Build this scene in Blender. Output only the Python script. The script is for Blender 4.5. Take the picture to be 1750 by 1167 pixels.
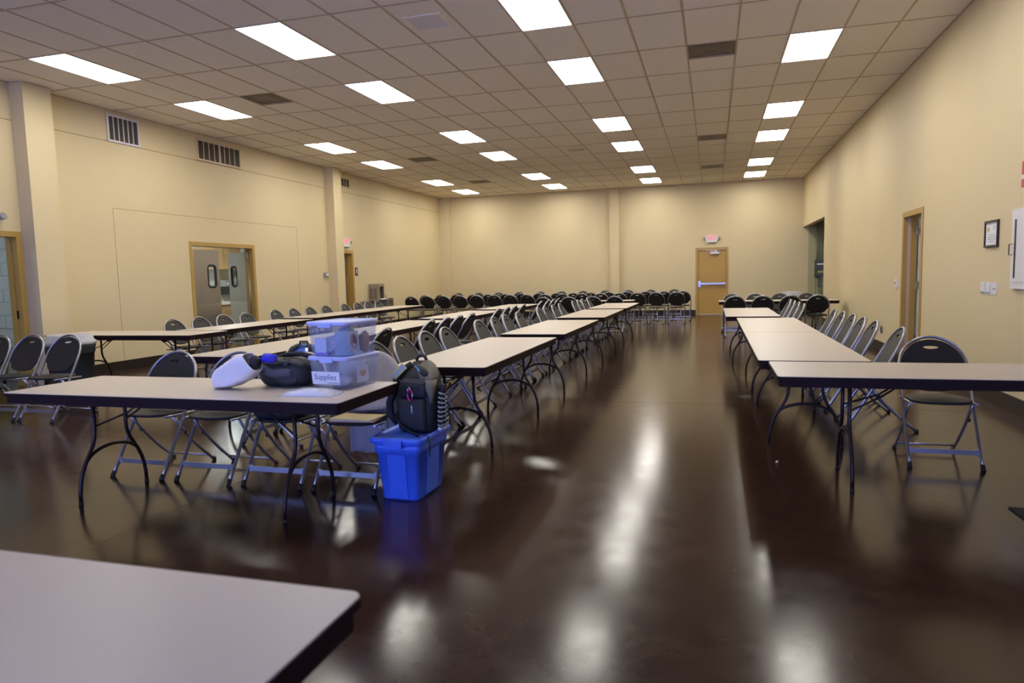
import bpy, bmesh, math, random
from math import sin, cos, pi, radians, sqrt
from mathutils import Vector, Matrix, noise
random.seed(7)
for o in list(bpy.data.objects): bpy.data.objects.remove(o)
S = bpy.context.scene
COL = S.collection

# ------------------------------------------------------------------ camera
CAM = Vector((-2.721, -9.345, 1.39))
YAW, PIT, ROLL, FPX = 0.284007, -0.093429, -0.024378, 1179.7
cd = bpy.data.cameras.new('camera'); co = bpy.data.objects.new('camera', cd); COL.objects.link(co)
fw = Vector((-sin(YAW)*cos(PIT), cos(YAW)*cos(PIT), sin(PIT)))
rt = Vector((cos(YAW), sin(YAW), 0)); up = rt.cross(fw)
r2 = rt*cos(ROLL) + up*sin(ROLL); u2 = up*cos(ROLL) - rt*sin(ROLL)
M = Matrix((r2, u2, -fw)).transposed().to_4x4(); M.translation = CAM
co.matrix_world = M
cd.sensor_width = 36.0; cd.lens = FPX/1750*36.0; cd.clip_start = 0.05; cd.clip_end = 200
cd.dof.use_dof = True; cd.dof.focus_distance = 11.0; cd.dof.aperture_fstop = 2.8
S.camera = co

# ------------------------------------------------------------------ world, light, exposure
LIGHT_E = 20.0          # ceiling fixtures
SKY_E = 9.5            # daylight outside the glazed entrance behind the camera
w = bpy.data.worlds.new('world'); S.world = w; w.use_nodes = True
bg = w.node_tree.nodes['Background']; bg.inputs[0].default_value = (0.28, 0.38, 1.0, 1); bg.inputs[1].default_value = SKY_E
S.view_settings.view_transform = 'Standard'; S.view_settings.look = 'None'
S.view_settings.gamma = 1.0; S.view_settings.use_curve_mapping = False
S.view_settings.exposure = 0.0
S.cycles.max_bounces = 8; S.cycles.diffuse_bounces = 5; S.cycles.glossy_bounces = 4
S.cycles.transmission_bounces = 6; S.cycles.transparent_max_bounces = 12
S.cycles.caustics_reflective = False; S.cycles.caustics_refractive = False
S.cycles.sample_clamp_indirect = 6.0

# room
XL, XR, YB, YF, ZC = -12.17, 0.0, 14.25, -13.2, 4.253
GA, GB = 0.6096, 1.2192      # ceiling grid cell

# ------------------------------------------------------------------ materials
MATS = {}
def mat(name, col, rough=0.5, metal=0.0, noise_amt=0.0, nscale=20.0, bump=0.0, bscale=60.0, coat=0.0, spec=0.5, alpha=1.0, emit=None, estr=0.0, sheen=0.0):
    m = bpy.data.materials.new(name); m.use_nodes = True
    nt = m.node_tree; b = nt.nodes['Principled BSDF']
    b.inputs['Base Color'].default_value = (*col, 1); b.inputs['Roughness'].default_value = rough
    b.inputs['Metallic'].default_value = metal; b.inputs['Specular IOR Level'].default_value = spec
    b.inputs['Coat Weight'].default_value = coat; b.inputs['Alpha'].default_value = alpha
    if sheen: b.inputs['Sheen Weight'].default_value = sheen
    if emit: b.inputs['Emission Color'].default_value = (*emit, 1); b.inputs['Emission Strength'].default_value = estr
    tc = None
    if noise_amt or bump:
        tc = nt.nodes.new('ShaderNodeTexCoord')
    if noise_amt:
        n = nt.nodes.new('ShaderNodeTexNoise'); n.inputs['Scale'].default_value = nscale; n.inputs['Detail'].default_value = 5
        nt.links.new(tc.outputs['Object'], n.inputs['Vector'])
        r = nt.nodes.new('ShaderNodeMapRange'); r.inputs[1].default_value = 0.25; r.inputs[2].default_value = 0.75
        r.inputs[3].default_value = 1-noise_amt; r.inputs[4].default_value = 1+noise_amt
        nt.links.new(n.outputs['Fac'], r.inputs[0])
        mx = nt.nodes.new('ShaderNodeVectorMath'); mx.operation = 'SCALE'; mx.inputs[0].default_value = col
        nt.links.new(r.outputs[0], mx.inputs['Scale']); nt.links.new(mx.outputs[0], b.inputs['Base Color'])
    if bump:
        n2 = nt.nodes.new('ShaderNodeTexNoise'); n2.inputs['Scale'].default_value = bscale; n2.inputs['Detail'].default_value = 3
        nt.links.new(tc.outputs['Object'], n2.inputs['Vector'])
        bp = nt.nodes.new('ShaderNodeBump'); bp.inputs['Strength'].default_value = bump; bp.inputs['Distance'].default_value = 0.01
        nt.links.new(n2.outputs['Fac'], bp.inputs['Height']); nt.links.new(bp.outputs[0], b.inputs['Normal'])
    MATS[name] = m
    return m

mat('wall', (0.66, 0.55, 0.33), 0.6, noise_amt=0.02, nscale=1.5, bump=0.03, bscale=140)
mat('wall_side', (0.66, 0.475, 0.245), 0.6)
mat('baseboard', (0.022, 0.014, 0.010), 0.35)
mat('tile', (0.83, 0.76, 0.63), 0.9, noise_amt=0.05, nscale=90, bump=0.12, bscale=220)
mat('grid', (0.52, 0.41, 0.26), 0.5)
mat('fixture_frame', (0.75, 0.74, 0.76), 0.4)
mat('vent_dark', (0.20, 0.155, 0.105), 0.5, metal=0.3, noise_amt=0.25, nscale=9)
mat('vent_hole', (0.018, 0.014, 0.011), 0.7)
mat('vent_white', (0.66, 0.63, 0.66), 0.45)
mat('vent_cream', (0.60, 0.47, 0.28), 0.45)
mat('door_paint', (0.46, 0.28, 0.062), 0.42, noise_amt=0.03, nscale=3)
mat('frame_paint', (0.44, 0.275, 0.07), 0.42)
mat('jamb_pink', (0.56, 0.40, 0.28), 0.5)
mat('steel', (0.56, 0.55, 0.53), 0.28, metal=1.0, noise_amt=0.05, nscale=4)
mat('steel_brushed', (0.42, 0.40, 0.385), 0.33, metal=1.0, noise_amt=0.06, nscale=3)
mat('fountain_metal', (0.40, 0.36, 0.29), 0.42, metal=0.85)
mat('chrome', (0.75, 0.75, 0.78), 0.18, metal=1.0)
mat('laminate', (0.55, 0.48, 0.41), 0.36, noise_amt=0.035, nscale=160, spec=0.4)
mat('vinyl_edge', (0.022, 0.010, 0.011), 0.5, spec=0.3)
mat('brown_steel', (0.022, 0.010, 0.011), 0.36, spec=0.3)
mat('apron', (0.020, 0.009, 0.010), 0.6, spec=0.12)
mat('joint', (0.30, 0.21, 0.155), 0.5)
mat('chair_steel', (0.36, 0.36, 0.40), 0.32, metal=0.8)
mat('chair_plastic', (0.022, 0.021, 0.020), 0.55, bump=0.05, bscale=300, spec=0.3)
mat('rubber', (0.012, 0.012, 0.013), 0.6)
mat('can_grey', (0.060, 0.070, 0.078), 0.5)
mat('can_lid', (0.42, 0.43, 0.47), 0.5)
mat('tote_blue', (0.06, 0.16, 0.80), 0.36, bump=0.02, bscale=200)
mat('lid_blue', (0.48, 0.54, 0.88), 0.4)
mat('paper', (0.80, 0.80, 0.82), 0.7)
mat('paper_cream', (0.70, 0.66, 0.55), 0.7)
mat('ink', (0.12, 0.11, 0.25), 0.7)
mat('canvas_white', (0.78, 0.75, 0.77), 0.8, noise_amt=0.04, nscale=6, bump=0.10, bscale=90)
mat('nylon_black', (0.012, 0.012, 0.014), 0.62, bump=0.15, bscale=120)
mat('nylon_dark', (0.022, 0.022, 0.024), 0.66, bump=0.12, bscale=120)
mat('nylon_grey', (0.085, 0.078, 0.090), 0.75, bump=0.1, bscale=120)
mat('nylon_tan', (0.17, 0.145, 0.10), 0.62, bump=0.1, bscale=150)
mat('nylon_blue', (0.10, 0.20, 0.52), 0.6, bump=0.1, bscale=120)
mat('cloth_blue', (0.035, 0.03, 0.55), 0.7, bump=0.1, bscale=60)
mat('fleece', (0.34, 0.32, 0.335), 0.95, noise_amt=0.08, nscale=30, bump=0.3, bscale=150, sheen=0.3)
mat('manila', (0.74, 0.60, 0.30), 0.6)
mat('folder_red', (0.55, 0.20, 0.12), 0.6)
mat('pink_metal', (0.70, 0.02, 0.25), 0.22, metal=0.7)
mat('reflective', (0.45, 0.47, 0.50), 0.35)
mat('hi_vis', (0.70, 0.75, 0.08), 0.5)
mat('cyan', (0.06, 0.45, 0.70), 0.4)
mat('white_plastic', (0.74, 0.72, 0.74), 0.4)
mat('grey_plastic', (0.25, 0.26, 0.26), 0.45)
mat('panel_grey', (0.070, 0.085, 0.088), 0.42)
mat('alcove', (0.42, 0.40, 0.23), 0.6)
mat('alcove_metal', (0.40, 0.40, 0.24), 0.5)
mat('pipe_paint', (0.36, 0.33, 0.19), 0.5)
mat('block', (0.50, 0.56, 0.56), 0.7, noise_amt=0.05, nscale=8, bump=0.15, bscale=60)
mat('mortar', (0.42, 0.47, 0.47), 0.8)
mat('yellow_plastic', (0.62, 0.55, 0.02), 0.45)
mat('green_cloth', (0.05, 0.16, 0.03), 0.8)
mat('kitchen_wall', (0.66, 0.66, 0.58), 0.6)
mat('wood', (0.42, 0.27, 0.12), 0.5, noise_amt=0.12, nscale=5)
mat('counter', (0.62, 0.60, 0.55), 0.4)
mat('black_gloss', (0.010, 0.010, 0.012), 0.25)
mat('frame_black', (0.012, 0.010, 0.010), 0.35)
mat('exit_white', (0.70, 0.68, 0.68), 0.5)
mat('exit_red', (0.9, 0.1, 0.15), 0.5, emit=(1.0, 0.10, 0.20), estr=0.6)
mat('alarm_red', (0.50, 0.02, 0.03), 0.4)
mat('seal_gold', (0.52, 0.40, 0.16), 0.5)
mat('shadow_gap', (0.30, 0.19, 0.09), 0.8)
mat('mat_black', (0.010, 0.011, 0.013), 0.8)
mat('crumb', (0.6, 0.35, 0.22), 0.8)
mat('sign_dark', (0.035, 0.025, 0.028), 0.45)
mat('skin_a', (0.60, 0.22, 0.25), 0.7)
mat('bag_blue_dark', (0.06, 0.10, 0.36), 0.6)
mat('notebook_green', (0.42, 0.55, 0.50), 0.7)
mat('orange_print', (0.62, 0.33, 0.22), 0.7)
mat('purple', (0.28, 0.22, 0.55), 0.6)

def emit_mat(name, col, strength):
    m = bpy.data.materials.new(name); m.use_nodes = True; nt = m.node_tree
    nt.nodes.clear(); out = nt.nodes.new('ShaderNodeOutputMaterial'); e = nt.nodes.new('ShaderNodeEmission')
    e.inputs[0].default_value = (*col, 1); e.inputs[1].default_value = strength
    nt.links.new(e.outputs[0], out.inputs[0]); MATS[name] = m
emit_mat('diffuser', (1.0, 0.95, 0.87), LIGHT_E)
emit_mat('side_lamp', (0.92, 1.0, 0.98), 34.0)
emit_mat('kitchen_lamp', (0.90, 0.98, 1.0), 48.0)

def floor_mat():
    m = bpy.data.materials.new('polished_concrete'); m.use_nodes = True; nt = m.node_tree; b = nt.nodes['Principled BSDF']
    tc = nt.nodes.new('ShaderNodeTexCoord')
    def nz(scale, det=6, rough=0.6):
        n = nt.nodes.new('ShaderNodeTexNoise'); n.inputs['Scale'].default_value = scale; n.inputs['Detail'].default_value = det
        n.inputs['Roughness'].default_value = rough; nt.links.new(tc.outputs['Object'], n.inputs['Vector']); return n
    n1 = nz(0.9); n2 = nz(7.0); n3 = nz(60.0, 3)
    ramp = nt.nodes.new('ShaderNodeValToRGB'); e = ramp.color_ramp.elements
    e[0].position = 0.33; e[0].color = (0.025, 0.0115, 0.0078, 1); e[1].position = 0.68; e[1].color = (0.050, 0.0255, 0.0170, 1)
    mx = nt.nodes.new('ShaderNodeMath'); mx.operation = 'MULTIPLY_ADD'; mx.inputs[1].default_value = 0.45
    nt.links.new(n2.outputs['Fac'], mx.inputs[0])
    ad = nt.nodes.new('ShaderNodeMath'); ad.operation = 'MULTIPLY'; ad.inputs[1].default_value = 0.55; nt.links.new(n1.outputs['Fac'], ad.inputs[0])
    nt.links.new(ad.outputs[0], mx.inputs[2]); nt.links.new(mx.outputs[0], ramp.inputs[0])
    # scuffs and pale specks
    vo = nt.nodes.new('ShaderNodeTexVoronoi'); vo.inputs['Scale'].default_value = 3.2; nt.links.new(tc.outputs['Object'], vo.inputs['Vector'])
    lt = nt.nodes.new('ShaderNodeMath'); lt.operation = 'LESS_THAN'; lt.inputs[1].default_value = 0.018; nt.links.new(vo.outputs['Distance'], lt.inputs[0])
    mixc = nt.nodes.new('ShaderNodeMix'); mixc.data_type = 'RGBA'; mixc.inputs[7].default_value = (0.16, 0.12, 0.10, 1)
    nt.links.new(lt.outputs[0], mixc.inputs[0]); nt.links.new(ramp.outputs[0], mixc.inputs[6])
    nt.links.new(mixc.outputs[2], b.inputs['Base Color'])
    rr = nt.nodes.new('ShaderNodeMapRange'); rr.inputs[1].default_value = 0.3; rr.inputs[2].default_value = 0.7; rr.inputs[3].default_value = 0.145; rr.inputs[4].default_value = 0.19
    nt.links.new(n2.outputs['Fac'], rr.inputs[0]); nt.links.new(rr.outputs[0], b.inputs['Roughness'])
    b.inputs['Specular IOR Level'].default_value = 0.24
    bp = nt.nodes.new('ShaderNodeBump'); bp.inputs['Strength'].default_value = 0.03; bp.inputs['Distance'].default_value = 0.002
    nt.links.new(n3.outputs['Fac'], bp.inputs['Height']); nt.links.new(bp.outputs[0], b.inputs['Normal'])
    MATS['floor'] = m
floor_mat()

def clear_mat(name, col, dens, rough=0.15):
    m = bpy.data.materials.new(name); m.use_nodes = True; nt = m.node_tree; b = nt.nodes['Principled BSDF']
    b.inputs['Base Color'].default_value = (*col, 1); b.inputs['Roughness'].default_value = rough
    tr = nt.nodes.new('ShaderNodeBsdfTransparent'); tr.inputs[0].default_value = (0.92, 0.94, 1.0, 1)
    mx = nt.nodes.new('ShaderNodeMixShader'); mx.inputs[0].default_value = dens
    nt.links.new(tr.outputs[0], mx.inputs[1]); nt.links.new(b.outputs[0], mx.inputs[2])
    nt.links.new(mx.outputs[0], nt.nodes['Material Output'].inputs[0]); MATS[name] = m
clear_mat('clear_plastic', (0.74, 0.79, 0.95), 0.13)
clear_mat('clear_film', (0.85, 0.85, 0.95), 0.35)
clear_mat('glass', (0.75, 0.80, 0.82), 0.12, 0.03)

# ------------------------------------------------------------------ mesh helpers
class MB:
    def __init__(s): s.v = []; s.f = []; s.sm = []
    def add(s, vs, fs, smooth=False, T=None):
        b = len(s.v)
        s.v += [tuple(T @ Vector(p)) if T is not None else tuple(p) for p in vs]
        s.f += [tuple(b+i for i in f) for f in fs]; s.sm += [smooth]*len(fs); return s
    def box(s, x0, x1, y0, y1, z0, z1, T=None):
        return s.add([(x0,y0,z0),(x1,y0,z0),(x1,y1,z0),(x0,y1,z0),(x0,y0,z1),(x1,y0,z1),(x1,y1,z1),(x0,y1,z1)],
                     [(0,3,2,1),(4,5,6,7),(0,1,5,4),(1,2,6,5),(2,3,7,6),(3,0,4,7)], False, T)
    def prism(s, pts, z0, z1, T=None, smooth=False):   # pts: CCW xy outline
        n = len(pts); vs = [(x,y,z0) for x,y in pts]+[(x,y,z1) for x,y in pts]
        s.add(vs, [tuple(range(n-1,-1,-1)), tuple(range(n,2*n))], False, T)
        return s.add(vs, [(i,(i+1)%n,n+(i+1)%n,n+i) for i in range(n)], smooth, T)
    def tube(s, path, r, n=8, rb=None, cap=True, closed=False, upv=None, T=None):
        P = [Vector(p) for p in path]; k = len(P); rings = []
        prev = None
        for i in range(k):
            if closed: t = (P[(i+1)%k]-P[i-1]).normalized()
            else: t = (P[min(i+1,k-1)]-P[max(i-1,0)]).normalized()
            if upv is not None: a = Vector(upv)
            elif prev is None: a = Vector((0,0,1)) if abs(t.z) < 0.9 else Vector((1,0,0))
            else: a = prev
            nrm = (a - t*a.dot(t)).normalized(); prev = nrm; bi = t.cross(nrm)
            rr = r[i] if isinstance(r,(list,tuple)) else r
            r_b = rr if rb is None else rb
            rings.append([P[i]+nrm*(rr*cos(2*pi*j/n))+bi*(r_b*sin(2*pi*j/n)) for j in range(n)])
        return s.loft(rings, cap, closed, T)
    def loft(s, rings, cap=True, closed=False, T=None, smooth=True):
        n = len(rings[0]); k = len(rings); vs = [p for r in rings for p in r]; fs = []
        for i in range(k if closed else k-1):
            a = i*n; b = ((i+1)%k)*n
            for j in range(n): fs.append((a+j, a+(j+1)%n, b+(j+1)%n, b+j))
        s.add(vs, fs, smooth, T)
        if cap and not closed:
            b0 = len(s.v)-len(vs)
            s.f += [tuple(b0+j for j in range(n-1,-1,-1)), tuple(b0+(k-1)*n+j for j in range(n))]; s.sm += [False, False]
        return s
    def lathe(s, prof, n=20, T=None, cap=True):
        return s.loft([[(r*cos(2*pi*j/n), r*sin(2*pi*j/n), z) for j in range(n)] for r, z in prof], cap, False, T)
    def sphere(s, c, r, n=10, m=6, T=None, sq=(1,1,1)):
        rings = []
        for i in range(m+1):
            ph = -pi/2+pi*i/m; rr = max(1e-4, cos(ph))*r
            rings.append([(c[0]+sq[0]*rr*cos(2*pi*j/n), c[1]+sq[1]*rr*sin(2*pi*j/n), c[2]+sq[2]*r*sin(ph)) for j in range(n)])
        return s.loft(rings, True, False, T)
    def mesh(s, name, m):
        me = bpy.data.meshes.new(name); me.from_pydata(s.v, [], s.f)
        me.polygons.foreach_set('use_smooth', s.sm)
        if m: me.materials.append(MATS[m])
        bm = bmesh.new(); bm.from_mesh(me); bmesh.ops.recalc_face_normals(bm, faces=bm.faces); bm.to_mesh(me); bm.free()
        me.update(); return me
    def build(s, name, m, parent=None, loc=None, rot=None):
        return link(name, s.mesh(name, m), parent, loc, rot)

def link(name, me, parent=None, loc=None, rot=None):
    o = bpy.data.objects.new(name, me); COL.objects.link(o)
    if parent: o.parent = parent
    if loc is not None: o.location = loc
    if rot is not None: o.rotation_euler = rot if hasattr(rot, '__len__') else (0,0,rot)
    return o
def tag(o, label=None, cat=None, group=None, kind=None):
    if label: o['label'] = label
    if cat: o['category'] = cat
    if group: o['group'] = group
    if kind: o['kind'] = kind
    return o
def struct(o): o['kind'] = 'structure'; return o
def thing(name, label, cat, loc=(0,0,0), rz=0, group=None):
    o = link(name, None, None, loc, rz); return tag(o, label, cat, group)
ORD = ('first','second','third','fourth','fifth','sixth','seventh','eighth','ninth','tenth','eleventh','twelfth','thirteenth','fourteenth','fifteenth','sixteenth')
def copy_tree(o, parent=None):
    c = o.copy(); COL.objects.link(c)
    if parent: c.parent = parent
    for ch in o.children: copy_tree(ch, c)
    return c
def rrect(x0, x1, y0, y1, r, n=5):
    pts = []
    for cx, cy, a in ((x1-r,y0+r,-90),(x1-r,y1-r,0),(x0+r,y1-r,90),(x0+r,y0+r,180)):
        for i in range(n+1):
            t = radians(a+90*i/n); pts.append((cx+r*cos(t), cy+r*sin(t)))
    return pts
def B(x0,x1,y0,y1,z0,z1): return MB().box(x0,x1,y0,y1,z0,z1)
def curve2d(splines, extrude, bevel=0.0):
    cu = bpy.data.curves.new('tmp', 'CURVE'); cu.dimensions = '2D'; cu.fill_mode = 'BOTH'; cu.extrude = extrude; cu.bevel_depth = bevel; cu.bevel_resolution = 1
    for pts in splines:
        sp = cu.splines.new('POLY'); sp.points.add(len(pts)-1)
        for p, q in zip(sp.points, pts): p.co = (q[0], q[1], 0, 1)
        sp.use_cyclic_u = True
    o = bpy.data.objects.new('tmp', cu); COL.objects.link(o)
    dg = bpy.context.evaluated_depsgraph_get(); me = bpy.data.meshes.new_from_object(o.evaluated_get(dg))
    bpy.data.objects.remove(o); return me
def text_mesh(txt, size, extrude=0.001, sx=1.0, shear=0.0, off=0.0):
    cu = bpy.data.curves.new('tmp', 'FONT'); cu.body = txt; cu.size = size; cu.extrude = extrude; cu.align_x = 'CENTER'; cu.align_y = 'CENTER'; cu.shear = shear; cu.resolution_u = 3; cu.offset = off
    o = bpy.data.objects.new('tmp', cu); COL.objects.link(o)
    dg = bpy.context.evaluated_depsgraph_get(); me = bpy.data.meshes.new_from_object(o.evaluated_get(dg))
    bpy.data.objects.remove(o)
    for v in me.vertices: v.co.x *= sx
    return me
def setmat(me, m): me.materials.clear(); me.materials.append(MATS[m]); return me

# ------------------------------------------------------------------ room shell
def wall_mesh(u0, u1, z0, z1, holes):
    """rectangles (u0,u1,z0,z1) of a wall face minus the holes"""
    us = sorted({u0, u1, *[h[0] for h in holes], *[h[1] for h in holes]})
    zs = sorted({z0, z1, *[h[2] for h in holes], *[h[3] for h in holes]})
    out = []
    for a, b in zip(us, us[1:]):
        run = None
        for c, d in zip(zs, zs[1:]):
            hit = any(h[0] < (a+b)/2 < h[1] and h[2] < (c+d)/2 < h[3] for h in holes)
            if hit:
                if run: out.append(run); run = None
            else: run = (a, b, run[2] if run else c, d)
        if run: out.append(run)
    return out
LH = [(-2.72,-1.83,0,2.13), (1.60,3.40,0,2.135), (6.86,7.66,0,2.135)]
mb = MB()
for a,b,c,d in wall_mesh(YF, YB, 0, ZC+.1, LH): mb.box(XL-0.18, XL, a, b, c, d)
wl = struct(mb.build('wall_left', 'wall'))
RH = [(1.28,2.20,0,2.13), (9.92,YB,0,2.72)]
mb = MB()
for a,b,c,d in wall_mesh(YF, YB, 0, ZC+.1, RH): mb.box(XR, XR+0.16, a, b, c, d)
wr = struct(mb.build('wall_right', 'wall'))
mb = MB()
BH = [(-3.20,-2.30,0,2.12)]
for a,b,c,d in wall_mesh(XL-.18, XR+.16, 0, ZC+.1, BH): mb.box(a, b, YB, YB+0.18, c, d)
wb = struct(mb.build('wall_back', 'wall'))
# glazed entrance wall behind the camera
FH = [(-11.2,-8.8,0.0,2.6), (-8.4,-6.0,0.0,2.6), (-5.6,-3.2,0.0,2.6), (-2.8,-0.6,0.0,2.6)]
mb = MB()
for a,b,c,d in wall_mesh(XL-.18, XR+.16, 0, ZC+.1, FH): mb.box(a, b, YF-0.18, YF, c, d)
struct(mb.build('wall_front', 'wall'))
for i,(a,b,c,d) in enumerate(FH):
    m_ = MB(); t = 0.05
    m_.box(a,a+t,YF-.14,YF-.04,c,d).box(b-t,b,YF-.14,YF-.04,c,d).box(a+t,b-t,YF-.14,YF-.04,d-t,d).box(a+t,b-t,YF-.14,YF-.04,c,c+t)
    m_.box((a+b)/2-.03,(a+b)/2+.03,YF-.14,YF-.04,c+t,d-t)
    struct(m_.build('window_%d' % (i+1), 'frame_black'))
    ld = bpy.data.lights.new('daylight_portal', 'AREA'); ld.shape = 'RECTANGLE'; ld.size = b-a; ld.size_y = d-c
    ld.cycles.is_portal = True
    lo = bpy.data.objects.new('daylight_portal', ld); COL.objects.link(lo); lo.location = ((a+b)/2, YF-.16, (c+d)/2); lo.rotation_euler = (radians(-90),0,0)

# floor in saw-cut slabs
fl = struct(B(XL-.18, XR+.16, YF-.18, YB+.18, -0.20, -0.0015).build('floor', 'joint'))
gx = [XL-4.0, -5.92, XR+3.0]; gy = [YF-.18, -7.9, -1.86, 6.45, YB+1.6]
for i in range(2):
    for j in range(4):
        g = 0.007
        B(gx[i]+g/2, gx[i+1]-g/2, gy[j]+g/2, gy[j+1]-g/2, -0.0015, 0).build('slab', 'floor', fl)
# ceiling
ce = struct(B(XL-.18, XR+.16, YF-.18, YB+.18, ZC+0.05, ZC+0.12).build('ceiling', 'tile'))
LROWS = (-5, -2, 0, 3, 5, 8, 10)
LCOLS = (-3, -8, -13, -18)
light_cells = {(c, r) for c in LCOLS for r in LROWS if r > -5 or c in (-8, -13)}
HALF = {(-5,0):0, (-5,5):0, (-5,8):1, (-16,0):0, (-16,5):0, (-16,8):1}     # half-cell air diffusers: front / rear half of the cell
tile_me = B(0.012, GA-.012, 0.012, GB-.012, 0.006, 0.022).mesh('ceiling_tile', 'tile')
half_me = B(0.012, GA-.012, 0.012, GB/2-.012, 0.006, 0.022).mesh('ceiling_tile_half', 'tile')
back_me = B(0.012, GA-.012, 0.012, YB-11*GB-.004, 0.006, 0.022).mesh('ceiling_tile_cut', 'tile')
rest = MB()
for c in range(-20, 0):
    for r in range(-11, 12):
        x, y = c*GA, r*GB
        if (c, r) in light_cells or y < YF-1.3: continue
        if r < -3:
            rest.box(x+.012, x+GA-.012, max(y+.012,YF), y+GB-.012, ZC+.006, ZC+.022); continue
        if (c, r) in HALF:
            link('tile', half_me, ce, (x, y+(0 if HALF[c,r] else GB/2), ZC)); continue
        link('tile', back_me if r == 11 else tile_me, ce, (x, y, ZC))
tag(rest.build('tile_field', 'tile', ce), kind='stuff')
mb = MB()
for c in range(-20, 1): mb.box(c*GA-.012, c*GA+.012, YF, YB, ZC, ZC+.03)
for r in range(-10, 12): mb.box(XL, XR, r*GB-.012, r*GB+.012, ZC-.0005, ZC+.03)
for (c, r) in HALF: mb.box(c*GA, c*GA+GA, r*GB+GB/2-.012, r*GB+GB/2+.012, ZC, ZC+.03)
mb.box(XL, XL+.02, YF, YB, ZC-.001, ZC+.03).box(XR-.02, XR, YF, YB, ZC-.001, ZC+.03).box(XL, XR, YB-.02, YB, ZC-.001, ZC+.03)
mb.build('ceiling_grid', 'grid', ce)

# columns and wall groove lines
def strip(name, m, *bx):
    m_ = MB()
    for b in bx: m_.box(*b)
    return struct(m_.build(name, m))
strip('trim_1', 'wall', (XL, XL+.245, -1.75, -1.31, 0, ZC))
strip('trim_2', 'wall', (XL, XL+.245, 6.43, 6.82, 0, ZC))
strip('trim_3', 'wall', (XL, XL+.36, YB-.16, YB, 0, ZC))
strip('trim_4', 'wall', (-6.06, -5.74, YB-.15, YB, 0, ZC))
g = .0015  # wall grooves drawn as thin proud strips, their shade painted in as darker colour
strip('groove_shade_upper', 'shadow_gap', (XL, XL+g, YF, -1.75, 3.738, 3.748), (XL, XL+g, -1.31, 6.43, 3.738, 3.748), (XL, XL+g, 6.82, YB-.16, 3.738, 3.748))
strip('groove_shade_panel', 'shadow_gap', (XL, XL+g, -.14, 5.085, 2.664, 2.671), (XL, XL+g, -.14, -.133, .16, 2.664), (XL, XL+g, 5.078, 5.085, .16, 2.664))
# baseboards
H = .155
strip('baseboard_left', 'baseboard', (XL, XL+.014, YF, -2.78, 0, H), (XL, XL+.014, -1.31, 1.53, 0, H), (XL, XL+.014, 3.47, 6.43, 0, H), (XL, XL+.014, 7.73, YB-.16, 0, H),
      (XL+.2, XL+.259, -1.764, -1.296, 0, H), (XL+.2, XL+.259, 6.416, 6.834, 0, H))
strip('baseboard_right', 'baseboard', (XR-.014, XR, YF, 1.21, 0, H), (XR-.014, XR, 2.27, 9.92, 0, H))
strip('baseboard_back', 'baseboard', (XL+.36, -6.06, YB-.014, YB, 0, H), (-6.074, -5.726, YB-.164, YB-.1, 0, H), (-5.74, -3.26, YB-.014, YB, 0, H), (-2.24, XR+1.5, YB-.014, YB, 0, H))

# ------------------------------------------------------------------ adjoining rooms seen through the doorways
def room(tagn, x0, x1, y0, y1, z1, m, open_side, lamp=None, lm='side_lamp'):
    t = .08; o = None
    for side, b_ in (('east',(x1,x1+t,y0-t,y1+t,0,z1)),('west',(x0-t,x0,y0-t,y1+t,0,z1)),('south',(x0,x1,y0-t,y0,0,z1)),('north',(x0,x1,y1,y1+t,0,z1))):
        if side[0].upper() == open_side: continue
        o = struct(B(*b_).build('wall_%s_%s' % (tagn, side), m))
    struct(B(x0-t,x1+t,y0-t,y1+t,z1,z1+t).build('ceiling_'+tagn, m))
    if lamp:
        lx, ly, sx, sy = lamp
        a = thing('ceiling_light', 'bright lamp on the ceiling of the side room %s' % tagn, 'ceiling light', (lx, ly, z1))
        B(-sx/2, sx/2, -sy/2, sy/2, -.04, 0).build('housing', 'fixture_frame', a)
        B(-sx/2+.03, sx/2-.03, -sy/2+.03, sy/2-.03, -.05, -.04).build('diffuser', lm, a)
    return o
room('kitchen', -15.3, XL-.18, 0.0, 7.0-.3, 2.75, 'kitchen_wall', 'E', (-14.0, 4.4, .6, 1.2), 'kitchen_lamp')
room('corridor', -14.0, XL-.18, 6.86, 9.5, 2.75, 'kitchen_wall', 'E', (-13.4, 7.3, .3, .3))
room('closet', -15.6, XL-.18, -4.4, -1.46, 2.75, 'mortar', 'E', (-13.8, -2.8, .5, .5))
room('office', XR+.16, 2.6, 0.6, 6.5, 2.75, 'kitchen_wall', 'W', (1.3, 2.6, .5, .5))
room('alcove', XR+.16, 1.9, 8.8, YB, 2.9, 'alcove', 'W', (1.2, 11.2, .25, .5))

# concrete blocks of the closet wall, seen through the left doorway
wc = bpy.data.objects['wall_closet_north']
bl_me = B(0, .385, -.014, 0, 0, .188).mesh('block', 'block')
for k in range(13):
    for q in range(6):
        link('block', bl_me, wc, (-14.55+q*.395-(.19 if k % 2 else 0), -1.46, .008+k*.198))

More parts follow.
